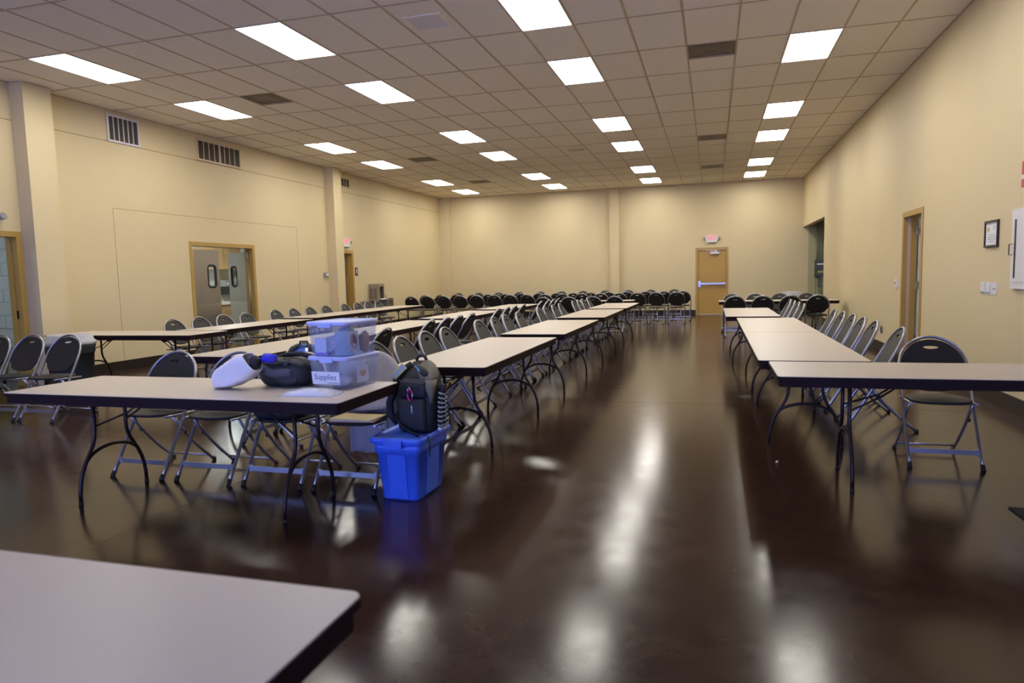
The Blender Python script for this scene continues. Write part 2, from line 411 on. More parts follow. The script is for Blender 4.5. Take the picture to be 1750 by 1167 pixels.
# ------------------------------------------------------------------ doors
def door_frame(name, m, axis, u0, u1, ztop, face, depth, fw_=.065, lip=.012):
    """hollow-metal frame around an opening; axis 'y' = in a wall of constant x"""
    m_ = MB(); s_ = 1 if depth > 0 else -1
    def bx(a,b,z0,z1,p0,p1):
        p0, p1 = min(p0,p1), max(p0,p1)
        if axis == 'y': m_.box(p0,p1,a,b,z0,z1)
        else: m_.box(a,b,p0,p1,z0,z1)
    f0 = face - s_*lip; f1 = face + depth
    bx(u0-fw_, u0, 0, ztop+fw_, f0, face); bx(u1, u1+fw_, 0, ztop+fw_, f0, face); bx(u0, u1, ztop, ztop+fw_, f0, face)
    bx(u0, u0+.012, 0, ztop, f0, f1); bx(u1-.012, u1, 0, ztop, f0, f1); bx(u0, u1, ztop-.012, ztop, f0, f1)
    bx(u0+.012, u0+.03, 0, ztop-.012, face+depth*.55, f1); bx(u1-.03, u1-.012, 0, ztop-.012, face+depth*.55, f1)
    return m_.build(name, m)
def hinge(parent, z, T):
    m_ = MB(); m_.box(-.045,.045,-.003,.003,z-.055,z+.055,T); m_.tube([(0,-.006,z-.06),(0,-.006,z+.06)],.008,8,T=T)
    return m_.build('hinge', 'steel', parent)

# door_1: tan exit door in the back wall
d1 = struct(link('door_1', None)); tag(d1, 'tan exit door with a steel push bar in the back wall', 'door')
fr = door_frame('door_frame', 'frame_paint', 'x', -3.20, -2.30, 2.12, YB, .14); fr.parent = d1
lf = B(-3.185,-2.315,YB+.03,YB+.075,.008,2.105).build('door_leaf', 'door_paint', d1)
pb = MB(); pb.box(-3.16,-2.34,YB-.045,YB-.01,.985,1.035); pb.build('push_bar', 'steel', lf)
m_ = MB(); m_.prism(rrect(-3.175,-3.10,.90,1.10,.02), -.03, .0, Matrix.Translation((0,YB-.005,0)) @ Matrix.Rotation(radians(90),4,'X')); m_.box(-3.155,-3.115,YB-.05,YB+.03,.97,1.05); m_.box(-2.37,-2.325,YB-.04,YB+.03,.98,1.04); m_.build('latch_case', 'steel', lf)
m_ = MB(); m_.box(-2.80,-2.52,YB-.045,YB+.03,1.97,2.045); m_.box(-2.66,-2.60,YB-.05,YB-.03,2.045,2.10); m_.box(-2.95,-2.60,YB-.03,YB-.018,2.075,2.088); m_.build('door_closer', 'vent_white', lf)
B(-3.20,-2.30,YB-.02,YB+.09,0,.008).build('threshold', 'steel', d1)
# door_2: kitchen double doors
d2 = struct(link('door_2', None)); tag(d2, 'stainless steel double swing doors with oval windows to the kitchen', 'door')
fr = door_frame('door_frame', 'frame_paint', 'y', 1.60, 3.40, 2.135, XL, -.18); fr.parent = d2
def leaf(w, flip):
    """swing leaf in local xz: hinge edge at x=0, extends +x; window with rounded gasket"""
    h = 2.06; z0 = .03
    cx = w*.73; ww = .115; zc0, zc1 = 1.33, 1.76
    outer = [(0,z0),(w,z0),(w,h),(0,h)]
    win = rrect(cx-ww, cx+ww, zc0, zc1, .07, 6)
    me = curve2d([outer, win], .018)
    for v in me.vertices: v.co = (v.co.x, v.co.z, v.co.y)
    if flip:
        for v in me.vertices: v.co.x *= -1
    me.flip_normals() if flip else None
    setmat(me, 'steel_brushed')
    sx = -1 if flip else 1
    g_ = MB(); g_.tube([(sx*p[0],0,p[1]) for p in win], .030, 6, closed=True, rb=.030, upv=(0,1,0))
    pane = MB().prism([(sx*p[0], p[1]) for p in (win if not flip else win[::-1])], -.003, .003, Matrix.Rotation(radians(90),4,'X'))
    brk = MB(); brk.box(min(0,sx*.10), max(0,sx*.10), -.028, .028, 1.93, 2.04)
    kick = MB(); kick.box(min(sx*.015,sx*(w-.015)), max(sx*.015,sx*(w-.015)), -.021, .021, .05, 1.0)
    return me, g_, pane, brk, kick
for flip, hy in ((False, 1.62), (True, 3.38)):
    # leaf 1 closed in the wall plane, leaf 2 swung into the kitchen
    me, g_, pane, brk, kick = leaf(.80 if not flip else .86, False)
    rz = radians(90) if not flip else radians(156)
    o = link('door_leaf', me, d2, (XL-.09, hy, 0), rz)
    g_.build('window_gasket', 'rubber', o); pane.build('pane', 'glass', o); brk.build('hinge_bracket', 'steel', o); kick.build('kick_plate', 'steel', o)
# door_3: doorway beside the left column, leaf open
d3 = struct(link('door_3', None)); tag(d3, 'open doorway beside the first wall column', 'door')
fr = door_frame('door_frame', 'frame_paint', 'y', -2.72, -1.83, 2.13, XL, -.18); fr.parent = d3
m_ = MB(); m_.box(XL-.10,XL-.06,-1.846,-1.841,.96,1.08); m_.build('strike_plate', 'black_gloss', d3)
# door_4: restroom corridor door behind the second column
d4 = struct(link('door_4', None)); tag(d4, 'open tan door under the exit sign by the second column', 'door')
fr = door_frame('door_frame', 'frame_paint', 'y', 6.86, 7.66, 2.135, XL, -.18); fr.parent = d4
lf = B(-.80,-.01,-.022,.022,.01,2.10).build('door_leaf', 'door_paint', d4, (XL-.19, 7.60, 0), 0)
for z in (.25, 1.10, 1.88): hinge(lf, z, Matrix.Translation((.002,-.012,0)))
MB().box(-.012,.003,-.021,.021,.02,2.09).build('edge_strip', 'steel', lf)
# door_5: office door in the right wall
d5 = struct(link('door_5', None)); tag(d5, 'open white door in the right wall with steel hinges', 'door')
fr = door_frame('door_frame', 'frame_paint', 'y', 1.28, 2.20, 2.13, XR, .16); fr.parent = d5
B(.045,.165,2.182,2.187,0,2.115).build('jamb_liner', 'jamb_pink', d5)
lf = B(0.0,.86,-.022,.022,.01,2.10).build('door_leaf', 'white_plastic', d5, (XR+.185, 2.14, 0), 0)
for z in (.25, 1.12, 1.91):
    m_ = MB(); m_.box(.115,.175,2.174,2.183,z-.055,z+.055); m_.box(.165,.195,2.105,2.18,z-.055,z+.055); m_.tube([(.185,2.172,z-.06),(.185,2.172,z+.06)],.008,8); m_.build('hinge', 'steel', d5)
# ------------------------------------------------------------------ ceiling fixtures
def make_light():
    t = thing('ceiling_light', 'glowing white recessed fluorescent panel in the tiled ceiling', 'ceiling light', (0,0,ZC), 0, 'recessed ceiling lights')
    m_ = MB(); a = .006; f = .010
    m_.box(a,GA-a,a,a+f,-.004,.05).box(a,GA-a,GB-a-f,GB-a,-.004,.05).box(a,a+f,a+f,GB-a-f,-.004,.05).box(GA-a-f,GA-a,a+f,GB-a-f,-.004,.05)
    m_.box(GA/2-.004,GA/2+.004,a+f,GB-a-f,.002,.05).box(a,GA-a,a,GB-a,.045,.052)
    m_.build('frame', 'fixture_frame', t)
    def lens(x0,x1):
        q = MB(); ys = (a+f, GB-a-f); n = 6; rings = []
        for y in ys: rings.append([(x0+(x1-x0)*i/n, y, .004+.010*(1-sin(pi*i/n))) for i in range(n+1)]+[(x1,y,.03),(x0,y,.03)])
        return q.loft(rings, True, False, None, False)
    lens(a+f, GA/2-.004).build('diffuser', 'diffuser', t); lens(GA/2+.004, GA-a-f).build('diffuser', 'diffuser', t)
    return t
LINE = ('nearest the right wall', 'over the aisle', 'over the middle table row', 'nearest the left wall')
L0 = make_light(); first = True
for r in LROWS:
    for c in LCOLS:
        if (c, r) not in light_cells: continue
        o = L0 if first else copy_tree(L0); first = False
        o.location = (c*GA, r*GB, ZC)
        o['label'] = 'glowing ceiling panel, %s from the back wall in the line %s' % (ORD[6-LROWS.index(r)], LINE[LCOLS.index(c)])
# air diffusers
def make_vent():
    t = thing('air_diffuser', 'dingy square metal air diffuser set in the tiled ceiling', 'vent', (0,0,ZC), 0, 'square ceiling air diffusers')
    m_ = MB(); m_.box(.014,GA-.014,.014,GB/2-.014,.012,.02); m_.build('face_plate', 'vent_dark', t)
    for k in range(1,6):
        q = MB(); d = .014+k*.042; z = .004+k*.0015
        x0,x1,y0,y1 = d,GA-d,d,GB/2-d
        if y1-y0 < .03: break
        w_ = .012
        q.box(x0,x1,y0,y0+w_,z,.014).box(x0,x1,y1-w_,y1,z,.014).box(x0,x0+w_,y0,y1,z,.014).box(x1-w_,x1,y0,y1,z,.014)
        q.build('louver_ring', 'vent_dark', t)
    return t
V0 = make_vent(); first = True
for (c, r), h in HALF.items():
    o = V0 if first else copy_tree(V0); first = False
    o.location = (c*GA, r*GB+h*GB/2, ZC)
    o['label'] = 'dingy square ceiling air diffuser, %s from the back wall on the %s side' % (ORD[{8:0,5:1,0:2}[r]], 'right' if c > -10 else 'left')
for (x, y), lb in zip(((-5.97,-2.04), (-5.92,6.42)), ('pale square speaker grille in the ceiling between the nearest lights', 'small pale speaker grille in the ceiling between far lights')):
    t = thing('ceiling_grille', lb, 'grille', (x, y, ZC))
    m_ = MB(); m_.box(-.04,.41,-.04,-.0,-.006,.008).box(-.04,.41,.37,.41,-.006,.008).box(-.04,0,0,.37,-.006,.008).box(.37,.41,0,.37,-.006,.008); m_.build('frame', 'tile', t)
    B(0,.37,0,.37,-.002,.008).build('screen', 'grid' if y > 0 else 'vent_white', t)

# wall vents on the left wall
def wall_vent(label, y0, y1, z0, z1, nb, m, splits=()):
    t = thing('wall_vent', label, 'vent', (XL, y0, z0))
    L = y1-y0; Hh = z1-z0; fr_ = .035
    q = MB(); q.box(0,.02,0,L,0,fr_).box(0,.02,0,L,Hh-fr_,Hh).box(0,.02,0,fr_,fr_,Hh-fr_).box(0,.02,L-fr_,L,fr_,Hh-fr_)
    for s_ in splits: q.box(0,.02,s_*L-.022,s_*L+.022,fr_,Hh-fr_)
    q.build('frame', m, t)
    B(0,.004,fr_,L-fr_,fr_,Hh-fr_).build('dark_opening', 'vent_hole', t)
    bl = B(0,.016,-.008,.008,fr_,Hh-fr_).mesh('blade', m)
    fin = B(.004,.010,-.003,.003,fr_,Hh-fr_).mesh('fin', 'vent_dark')
    for k in range(1, nb):
        if any(abs(k/nb-s_) < .5/nb for s_ in splits): continue
        link('blade', bl, t, (0, fr_+(L-2*fr_)*k/nb, 0))
    for k in range(nb):
        for e in (.35,.68): link('fin', fin, t, (0, fr_+(L-2*fr_)*(k+e)/nb, 0))
    return t
wall_vent('white framed return air vent with blades high on the left wall', -.14, .52, 3.745, 4.19, 6, 'vent_white')
wall_vent('wide cream double air vent with dark slots on the left wall', 1.90, 3.17, 3.755, 4.165, 8, 'vent_cream', (.5,))
wall_vent('small cream air vent beside the second wall column', 6.83, 7.68, 3.86, 4.13, 6, 'vent_cream')

# ------------------------------------------------------------------ tables
def make_table(L, Wd=.762):
    """local: long axis x, centred, floor at z=0"""
    t = link('folding_table', None); Hh = .737
    m_ = MB(); m_.prism(rrect(-L/2+.004,L/2-.004,-Wd/2+.004,Wd/2-.004,.028,5), Hh-.004, Hh); m_.build('tabletop', 'laminate', t)
    m_ = MB(); m_.prism(rrect(-L/2,L/2,-Wd/2,Wd/2,.032,5), Hh-.022, Hh-.003, smooth=False); m_.build('edge_band', 'apron', t)
    m_ = MB(); x, y, k, z0 = L/2-.012, Wd/2-.012, .006, Hh-.068
    ou = rrect(-x,x,-y,y,.03,4); inn = rrect(-x+k,x-k,-y+k,y-k,.026,4); n = len(ou)
    rings = [[(p[0],p[1],Hh-.02) for p in ou],[(p[0],p[1],z0) for p in ou],[(p[0],p[1],z0) for p in inn],[(p[0],p[1],Hh-.02) for p in inn]]
    m_.loft(rings, False, True, None, False); m_.build('apron', 'apron', t)
    me_leg = None
    for s_ in (-1, 1):
        xl = s_*(L/2-.455)
        if me_leg is None:
            q = MB(); r = .0125
            for sy in (-1, 1):
                path = [(0,sy*.125,Hh-.02),(0,sy*.125,.46),(0,sy*.13,.41),(0,sy*.148,.36),(0,sy*.178,.31),(0,sy*.207,.265),(0,sy*.235,.21),(0,sy*.255,.15),(0,sy*.266,.08),(0,sy*.268,0.0)]
                q.tube(path, r, 8)
            arch = []
            for i in range(15):
                a_ = pi*i/14; arch.append((0, -.225*cos(a_), .215+.125*sin(a_)))
            q.tube(arch, r*.92, 8); q.tube([(0,-.125,Hh-.03),(0,.125,Hh-.03)], r, 8)
            me_leg = q.mesh('leg', 'brown_steel')
            q = MB()
            for sy in (-1, 1):
                q.tube([(0.30,sy*.035,Hh-.10),(.20,sy*.04,Hh-.17),(.012,sy*.118,Hh-.25)], .007, 6)
            q.add([(0.36,-.03,Hh-.02),(.36,.03,Hh-.02),(.30,.045,Hh-.11),(.30,-.045,Hh-.11),(.355,-.03,Hh-.02),(.355,.03,Hh-.02),(.27,.045,Hh-.125),(.27,-.045,Hh-.125)],
                  [(0,1,2,3),(7,6,5,4),(0,4,5,1),(2,6,7,3),(1,5,6,2),(0,3,7,4)])
            me_br = q.mesh('brace', 'brown_steel')
            q = MB()
            q.lathe([(.0145,0),(.0145,.02)], 8)
            me_ft = q.mesh('floor_glide', 'rubber')
        lg = link('leg', me_leg, t, (xl,0,0)); link('floor_glide', me_ft, lg, (0,.268,0)); link('floor_glide', me_ft, lg, (0,-.268,0))
        link('brace', me_br, t, (xl,0,0), (0,0,pi if s_ > 0 else 0))
    return t
T8 = make_table(2.438); T6 = make_table(2.25)
used = {}
def table(kind, x0, y0, along, label, group=None):
    """(x0,y0) = low corner"""
    src = T8 if kind == 8 else T6; L = 2.438 if kind == 8 else 2.25; Wd = .762
    o = src if src.name not in used else copy_tree(src); used[src.name] = 1
    o.scale = (1,1,1)
    if along == 'x': o.location = (x0+L/2, y0+Wd/2, 0); o.rotation_euler = (0,0,0)
    else: o.location = (x0+Wd/2, y0+L/2, 0); o.rotation_euler = (0,0,pi/2)
    tag(o, label, 'table')
    if group: o['group'] = group
    elif 'group' in o: del o['group']
    return o
o_ = table(8, -7.085, -6.10, 'x', 'beige folding table with the bags and storage boxes on it'); o_.scale = (.985,1,1); o_.location.x += .018
table(8, -3.42-2.438, -8.09-.762, 'x', 'bare beige folding table standing alone, no chairs around it')
table(6, -2.335, -4.83, 'x', 'beige folding table set crosswise at the head of the right wall row')
for k, y in enumerate((-4.02, -1.575)): table(8, -2.40, y, 'y', ('beige folding table touching the crosswise table by the right wall', 'second lengthwise beige folding table of the right wall row')[k], 'paired tables by the right wall')
table(8, -2.54, 1.18, 'y', 'third lengthwise beige folding table of the right wall row, set apart by a gap')
table(8, -2.60, 6.42, 'x', 'beige folding table set crosswise near the electrical alcove, chairs on both sides')
for i, y in enumerate((-4.62, -1.80, 1.20, 3.98)):
    table(8, -5.07, y, 'y', 'beige folding table, %s along the aisle row from the blue tote' % ORD[i], 'tables of the aisle row')
for i, y in enumerate((-4.14, -1.66, 1.20, 4.12)):
    table(8, -7.41, y, 'y', 'beige folding table, %s along the middle row from the table of bags' % ORD[i], 'tables of the middle row')
table(8, -11.66, -1.97, 'x', 'beige folding table set crosswise beside the grey trash can')
for i, (x, y) in enumerate(((-10.19, -1.15), (-10.38, 1.70), (-10.38, 4.16))):
    table(8, x, y, 'y', 'lengthwise beige folding table, %s along the left wall row from the trash can' % ORD[i], 'tables of the left wall row')
table(8, -7.03, 7.62, 'x', 'beige folding table set crosswise past the far end of the aisle row')
for k in range(3): table(8, -11.75+k*2.45, 11.72, 'x', 'beige folding table, %s from the left wall in the back wall line' % ORD[k], 'tables along the back wall')

# ------------------------------------------------------------------ folding chairs
def make_chair():
    t = link('folding_chair', None)
    def tp(s_): # main tube line: s_ 0 at floor .. 1 at top
        z = .87*s_
        y = -.285+.49*s_ + .012*sin(pi*s_)
        return y, z
    W2 = .222
    path = []
    for i in range(9):
        s_ = .74*i/8; y, z = tp(s_); path.append((-W2, y, z))
    arc = []
    for i in range(1, 16):
        a_ = pi - pi*i/16; s_ = .74+.26*sin(a_)**.9; y, z = tp(s_); arc.append((W2*cos(a_), y, z))
    full = path + arc + [(-p[0], p[1], p[2]) for p in reversed(path)]
    m_ = MB(); m_.tube(full, .0150, 8, rb=.0100, upv=(0,.87,-.49)); m_.build('tube_frame', 'chair_steel', t)
    # backrest outline in (x, s) then laid on the tube plane
    oz = []
    for i in range(25):
        a_ = pi*i/24; oz.append((.207*cos(a_), .735+.238*max(0,sin(a_))**.9))
    lower = [(-.205,.70),(-.196,.675),(-.172,.655),(-.158,.625),(-.140,.60),(-.110,.583),(-.05,.572),(.05,.572),(.110,.583),(.140,.60),(.158,.625),(.172,.655),(.196,.675),(.205,.70)]
    slot = []
    for i in range(13):
        a_ = pi*i/12; slot.append((.056*cos(a_), .918+.013*sin(a_)))
    for i in range(1, 12):
        a_ = pi+pi*i/12; slot.append((.056*cos(a_), .918+.022*sin(a_)))
    me = curve2d([oz+lower, slot], .006, .003)
    for v in me.vertices:
        y, z = tp(v.co.y); o_ = v.co.z - .02*(1-(v.co.x/.21)**2)*0
        v.co = (v.co.x, y - o_*.87 + .006, z + o_*.49)
    setmat(me, 'chair_plastic'); bk = link('backrest', me, t)
    # seat
    pts = []
    for i in range(28):
        a_ = 2*pi*i/28; c_, s2 = cos(a_), sin(a_)
        e = 2/2.7
        x = (.196-.012*s2)*abs(c_)**e*(1 if c_ >= 0 else -1); y = .20*abs(s2)**e*(1 if s2 >= 0 else -1)
        pts.append((x, y-.045))
    rings = []
    for k_, z_, f_ in ((0,-.012,.95),(1,-.004,1.0),(2,.006,1.0),(3,.012,.96)):
        rings.append([(p[0]*f_, (p[1]+.045)*f_-.045, .447+z_-.05*(p[1])*.25 - (.004*(1-(p[0]/.2)**2) if k_ == 3 else 0)) for p in pts])
    MB().loft(rings).build('seat', 'chair_plastic', t)
    rl = MB().tube([(0,-.20,.438),(0,.12,.428)], .009, 6).mesh('seat_rail', 'chair_steel')
    for sx in (-1, 1): link('seat_rail', rl, t, (sx*.203,0,0))
    # rear legs
    q = MB(); q.tube([(0,-.115,.43),(0,-.03,.32),(0,.06,.215),(0,.15,.125),(0,.23,.055),(0,.285,0)], .0125, 8, rb=.009, upv=(0,.7,.7)); lg = q.mesh('leg', 'chair_steel')
    q = MB(); q.sphere((0,.283,.012), .017, 8, 5); ft2 = q.mesh('foot_cap', 'rubber')
    q = MB(); q.tube([(0,-.29,-.0),(0,-.267,.035)], .0165, 8); ft = q.mesh('foot_cap', 'rubber')
    q = MB(); q.sphere((0,-.0,.295), .016, 8, 5, sq=(.7,1,1)); hg = q.mesh('pivot', 'rubber')
    for sx in (-1, 1):
        l_ = link('leg', lg, t, (sx*.197,0,0)); link('foot_cap', ft2, l_)
        link('foot_cap', ft, t, (sx*.222,0,0)); link('pivot', hg, t, (sx*.209,-.012,0))
    y, z = tp(.125); q = MB(); q.loft([[(x, y-d*.87*.3-e_*.49*0+.0, z+e_*h_) for d, e_ in ((-.02,-1),(.02,-1),(.02,1),(-.02,1))] for x, h_ in ((-.216,.028),(-.19,.017),(.19,.017),(.216,.028))], True, False, None, False)
    q.build('crossbar', 'chair_steel', t)
    q = MB(); q.tube([(-.197,.232,.053),(.197,.232,.053)], .0085, 8); q.build('crossbar', 'chair_steel', t)
    return t
CH = make_chair(); chair_used = False
def chair(x, y, face, label, group=None, jit=.05):
    global chair_used
    o = CH if not chair_used else copy_tree(CH); chair_used = True
    rz = {'-y':0, '+x':pi/2, '+y':pi, '-x':-pi/2}[face]
    o.location = (x+random.uniform(-.012,.012), y, 0); o.rotation_euler = (0,0,rz+random.uniform(-jit,jit))
    tag(o, label, 'chair')
    if group: o['group'] = group
    elif 'group' in o: del o['group']
    return o
for x, lb in ((-6.72, 'empty, at the bare end of the table of bags'), (-6.16, 'empty, behind the white canvas bag'),
              (-5.60, 'behind the table of bags, blue backpack hung on it'), (-5.04, 'draped with a grey fleece, folders on its seat')):
    BAG_CHAIR = chair(x, -5.125, '-y', 'black folding chair, ' + lb, None, .02)
def chair_row(spots, face, where, group, jit=.03):
    for k, (x, y) in enumerate(spots):
        chair(x, y, face, 'black folding chair, %s from %s' % (ORD[k], where), group, jit)
chair_row([(x, -3.65) for x in (-9.48, -10.0, -10.5)], '-y', 'the table of bags, in the trio by the open doorway', 'three chairs by the left doorway')
chair(-1.165, -3.78, '-y', 'black folding chair behind the crosswise table at the head of the right row', None, .02)
chair_row([(-5.27, y) for y in (-4.12, -3.62, -3.08, -2.54, -1.41, -.78, -.26, .36, 1.62, 2.13, 2.69, 3.29, 4.56, 5.06, 5.62, 6.27)], '+x', 'the blue tote along the aisle row', 'chairs of the aisle row')
chair_row([(-6.33, y) for y in (-4.16, -3.62, -3.06, -2.50, -1.24, -.74, -.25, .28, 1.62, 2.12, 2.62, 3.25, 4.56, 5.22, 5.78, 6.34)], '-x', 'the table of bags along the middle row', 'chairs of the middle row')
chair_row([(-10.43, y) for y in (-.72, -.14, .42, 1.00)]+[(-10.60, y) for y in (2.10, 2.68, 3.26, 3.90, 4.70, 5.26, 5.82, 6.34)], '+x', 'the trash can along the left wall', 'chairs along the left wall')
chair_row([(-1.40-.02*y, y) for y in (-2.70, -1.86, -1.30, -.75, -.22, .32)]+[(-1.59, y) for y in (2.02, 2.64, 3.16, 3.72)], '-x', 'the framed certificate along the right wall', 'chairs along the right wall')
chair_row([(x, 6.17) for x in (-2.25, -1.70, -1.16, -.63)], '+y', 'the exit door on the near side of the alcove table', 'near side chairs by the alcove')
chair_row([(x, 7.38) for x in (-2.28, -1.77, -1.25, -.67)], '-y', 'the exit door on the far side of the alcove table', 'far side chairs by the alcove')
chair_row([(x, 7.28) for x in (-6.70, -6.08, -5.48, -4.95)], '+y', 'the left wall at the crosswise table past the aisle row', 'chairs past the aisle row')
chair_row([(-11.5+.522*k+random.uniform(-.012,.012), 10.10) for k in range(16)], '+y', 'the left wall in the first row facing the back wall', 'first long row facing the back wall')
chair_row([(-11.55+.534*k+random.uniform(-.012,.012), 11.28) for k in range(16)], '+y', 'the left wall in the second row facing the back wall', 'second long row facing the back wall')
chair_row([(-11.25+.735*k, 13.2) for k in range(11)], '-y', 'the left wall in the row against the back wall', 'chairs against the back wall')

# ------------------------------------------------------------------ wall fittings
def letters(parent, txt, size, m, T, sx=1.0, name='lettering', off=0.0):
    me = setmat(text_mesh(txt, size, .0012, sx, 0, off), m); me.transform(T); return link(name, me, parent)
RX = Matrix.Rotation(radians(90),4,'X')
def exit_sign(label, loc, rz):
    """local: back at y=0, face toward -y, centred"""
    t = thing('exit_sign', label, 'sign', loc, rz)
    m_ = MB(); m_.prism(rrect(-.165,.165,-.12,.12,.018,3), 0, .055, RX); m_.build('housing', 'exit_white', t)
    B(-.165,.165,-.062,0,-.128,-.112).build('bottom_rail', 'exit_white', t)
    letters(t, 'EXIT', .19, 'exit_red', Matrix.Translation((0,-.0565,.018)) @ RX, .66, off=.0005)
    for sx in (-1,1):
        q = MB(); q.add([(sx*.165,0,-.07),(sx*.165,0,.07),(sx*.205,0,.02),(sx*.205,0,-.03),(sx*.165,-.05,-.07),(sx*.165,-.05,.07),(sx*.205,-.05,.02),(sx*.205,-.05,-.03)],
                        [(0,1,2,3),(7,6,5,4),(0,4,5,1),(1,5,6,2),(2,6,7,3),(3,7,4,0)]); arm = q.build('side_arm', 'exit_white', t)
        q = MB(); q.lathe([(.012,0),(.034,.012),(.040,.045),(.030,.05)], 12, Matrix.Translation((sx*.225,-.02,-.005)) @ Matrix.Rotation(radians(75),4,'X') @ Matrix.Rotation(sx*radians(25),4,'Y')); q.build('lamp_head', 'grey_plastic', arm)
    return t
exit_sign('white exit sign with red letters above the tan back wall door', (-2.755, YB, 2.475), 0)
exit_sign('white exit sign with red letters beside the second wall column', (XL, 7.32, 2.42), radians(90))
# emergency lamp at the left doorway
t = thing('emergency_lamp', 'grey emergency lamp heads over the left doorway', 'lamp', (XL, -2.16, 2.37))
B(0,.06,-.14,.08,-.06,.06).build('battery_case', 'exit_white', t)
for y in (-.1, .10):
    q = MB(); q.lathe([(.014,0),(.045,.02),(.05,.07),(.04,.075)], 12, Matrix.Translation((.03,y,.01)) @ Matrix.Rotation(radians(80),4,'Y')); q.build('lamp_head', 'grey_plastic', t)
# restroom sign
t = thing('restroom_sign', 'small dark restroom sign with white figure beside the corridor door', 'sign', (XL, 7.86, 1.635))
m_ = MB(); m_.box(0,.008,-.075,.075,-.115,.115); m_.build('plate', 'sign_dark', t)
q = MB(); q.sphere((.009,0,.075),.016,8,5,sq=(.2,1,1)); q.box(.008,.011,-.022,.022,.0,.055); q.box(.008,.011,-.018,-.004,-.05,.0).box(.008,.011,.004,.018,-.05,0)
q.build('figure', 'white_plastic', t)
# strobe box by second column
t = thing('alarm_strobe', 'small grey alarm box on the left wall before the second column', 'alarm', (XL, 6.25, 1.555))
B(0,.045,-.075,.075,-.055,.055).build('case', 'grey_plastic', t); B(.045,.075,-.035,.055,-.03,.03).build('lens', 'white_plastic', t)

# drinking fountain
t = thing('drinking_fountain', 'brushed metal drinking fountain with louvered side on the left wall', 'drinking fountain', (XL, 8.54, 0))
m_ = MB(); m_.box(0,.27,0,.16,.80,1.28).box(0,.27,.38,.43,.80,1.28).box(0,.27,.16,.38,1.20,1.28).box(0,.05,.16,.38,.86,1.20).box(0,.27,.16,.38,.78,.86); m_.build('cabinet', 'fountain_metal', t)
sl = B(0,.10,-.004,0,0,.008).mesh('louver', 'vent_hole')
for cx_ in (.02,.145):
    for k in range(14): link('louver', sl, t, (cx_, 0, .86+k*.022))
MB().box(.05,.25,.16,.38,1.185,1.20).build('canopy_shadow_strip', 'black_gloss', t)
rings = [[(.27+.16*cos(a_)*k_, .27+.125*sin(a_)*k_, z_) for a_ in [2*pi*i/16 for i in range(16)]] for k_, z_ in ((1.0,.80),(1.0,.86),(.8,.865),(.5,.84))]
MB().loft(rings).build('basin', 'steel', t)
m_ = MB(); m_.box(0,.34,.43,.86,.62,.86); lo = m_.build('lower_cabinet', 'fountain_metal', t)
B(.34,.352,.52,.78,.745,.775).build('push_pad', 'steel', lo); B(.34,.346,.60,.70,.795,.825).build('badge', 'vent_hole', lo)
q = MB(); q.tube([(.2,.66,.86),(.2,.66,.90),(.205,.65,.93),(.22,.63,.94)], .012, 8); q.build('bubbler', 'chrome', lo)
m_ = MB(); m_.box(0,.33,-.55,0,.62,.70).box(0,.05,-.55,0,.70,.80); m_.build('side_basin', 'steel', t)

# right wall: certificate, switches, cabinet, outlet, sensor, alarm
t = thing('framed_certificate', 'black framed certificate hanging on the right wall', 'picture', (XR, -1.205, 1.705))
m_ = MB(); f = .022; a_, b_ = .175, .135
m_.box(-.02,0,-a_,a_,b_-f,b_).box(-.02,0,-a_,a_,-b_,-b_+f).box(-.02,0,-a_,-a_+f,-b_+f,b_-f).box(-.02,0,a_-f,a_,-b_+f,b_-f); m_.build('frame', 'frame_black', t)
m_ = MB(); m_.box(-.008,0,-a_+f,a_-f,-b_+f,b_-f); sh = m_.build('sheet', 'paper', t)
m_ = MB(); m_.lathe([(.026,0),(.026,.0015)], 14, Matrix.Translation((-.008,.085,.045)) @ Matrix.Rotation(radians(-90),4,'Y')); m_.build('seal', 'seal_gold', sh)
for k, (y0, y1, z) in enumerate(((-.10,-.02,.07),(-.09,-.03,.052),(-.09,.09,-.01),(-.11,.11,-.032),(-.11,.11,-.052),(-.06,.06,-.075))):
    B(-.0092,-.008,y0,y1,z-.003,z+.003).build('text_line', 'grey_plastic', sh)
t = thing('light_switch_plate', 'white triple light switch plates under the framed certificate', 'light switch', (XR, -1.165, 1.155))
for k in range(3):
    y = .15-k*.15
    pl = MB().prism(rrect(-.07,.07,-.062,.062,.006,2), 0, .006, Matrix.Translation((0,y,0)) @ Matrix.Rotation(radians(-90),4,'Y') @ Matrix.Rotation(radians(90),4,'Z')).build('plate', 'white_plastic', t)
    if k < 2: B(-.010,-.006,y-.05,y+.05,-.052,-.04).build('rocker_gap', 'grey_plastic', pl); B(-.012,-.006,y-.05,y+.05,-.04,.05).build('rocker', 'white_plastic', pl)
    else:
        for e in (-.02,.02): B(-.009,-.006,y+e-.008,y+e+.008,-.012,.004).build('socket_slot', 'grey_plastic', pl)
t = thing('wall_cabinet', 'white recessed wall cabinet with dark slot and wire handle on the right wall', 'cabinet', (XR, -1.755, 1.54))
B(-.03,0,-.62,0,-.375,.36).build('case', 'white_plastic', t)
dr = B(-.036,-.03,-.60,-.03,-.31,.30).build('door', 'white_plastic', t)
B(-.039,-.036,-.125,-.09,-.275,.265).build('glass_slot', 'black_gloss', dr)
m_ = MB(); m_.tube([(-.036,-.045,-.06),(-.062,-.045,-.06),(-.062,-.045,.04),(-.036,-.045,.04)], .005, 6); m_.build('handle', 'frame_black', dr)
t = thing('fire_alarm', 'red fire alarm box high on the right wall above the cabinet', 'alarm', (XR, -2.03, 2.17))
B(-.05,0,-.12,.05,-.09,.14).build('case', 'alarm_red', t); B(-.058,-.05,-.10,.03,-.02,.02).build('lens', 'white_plastic', t)
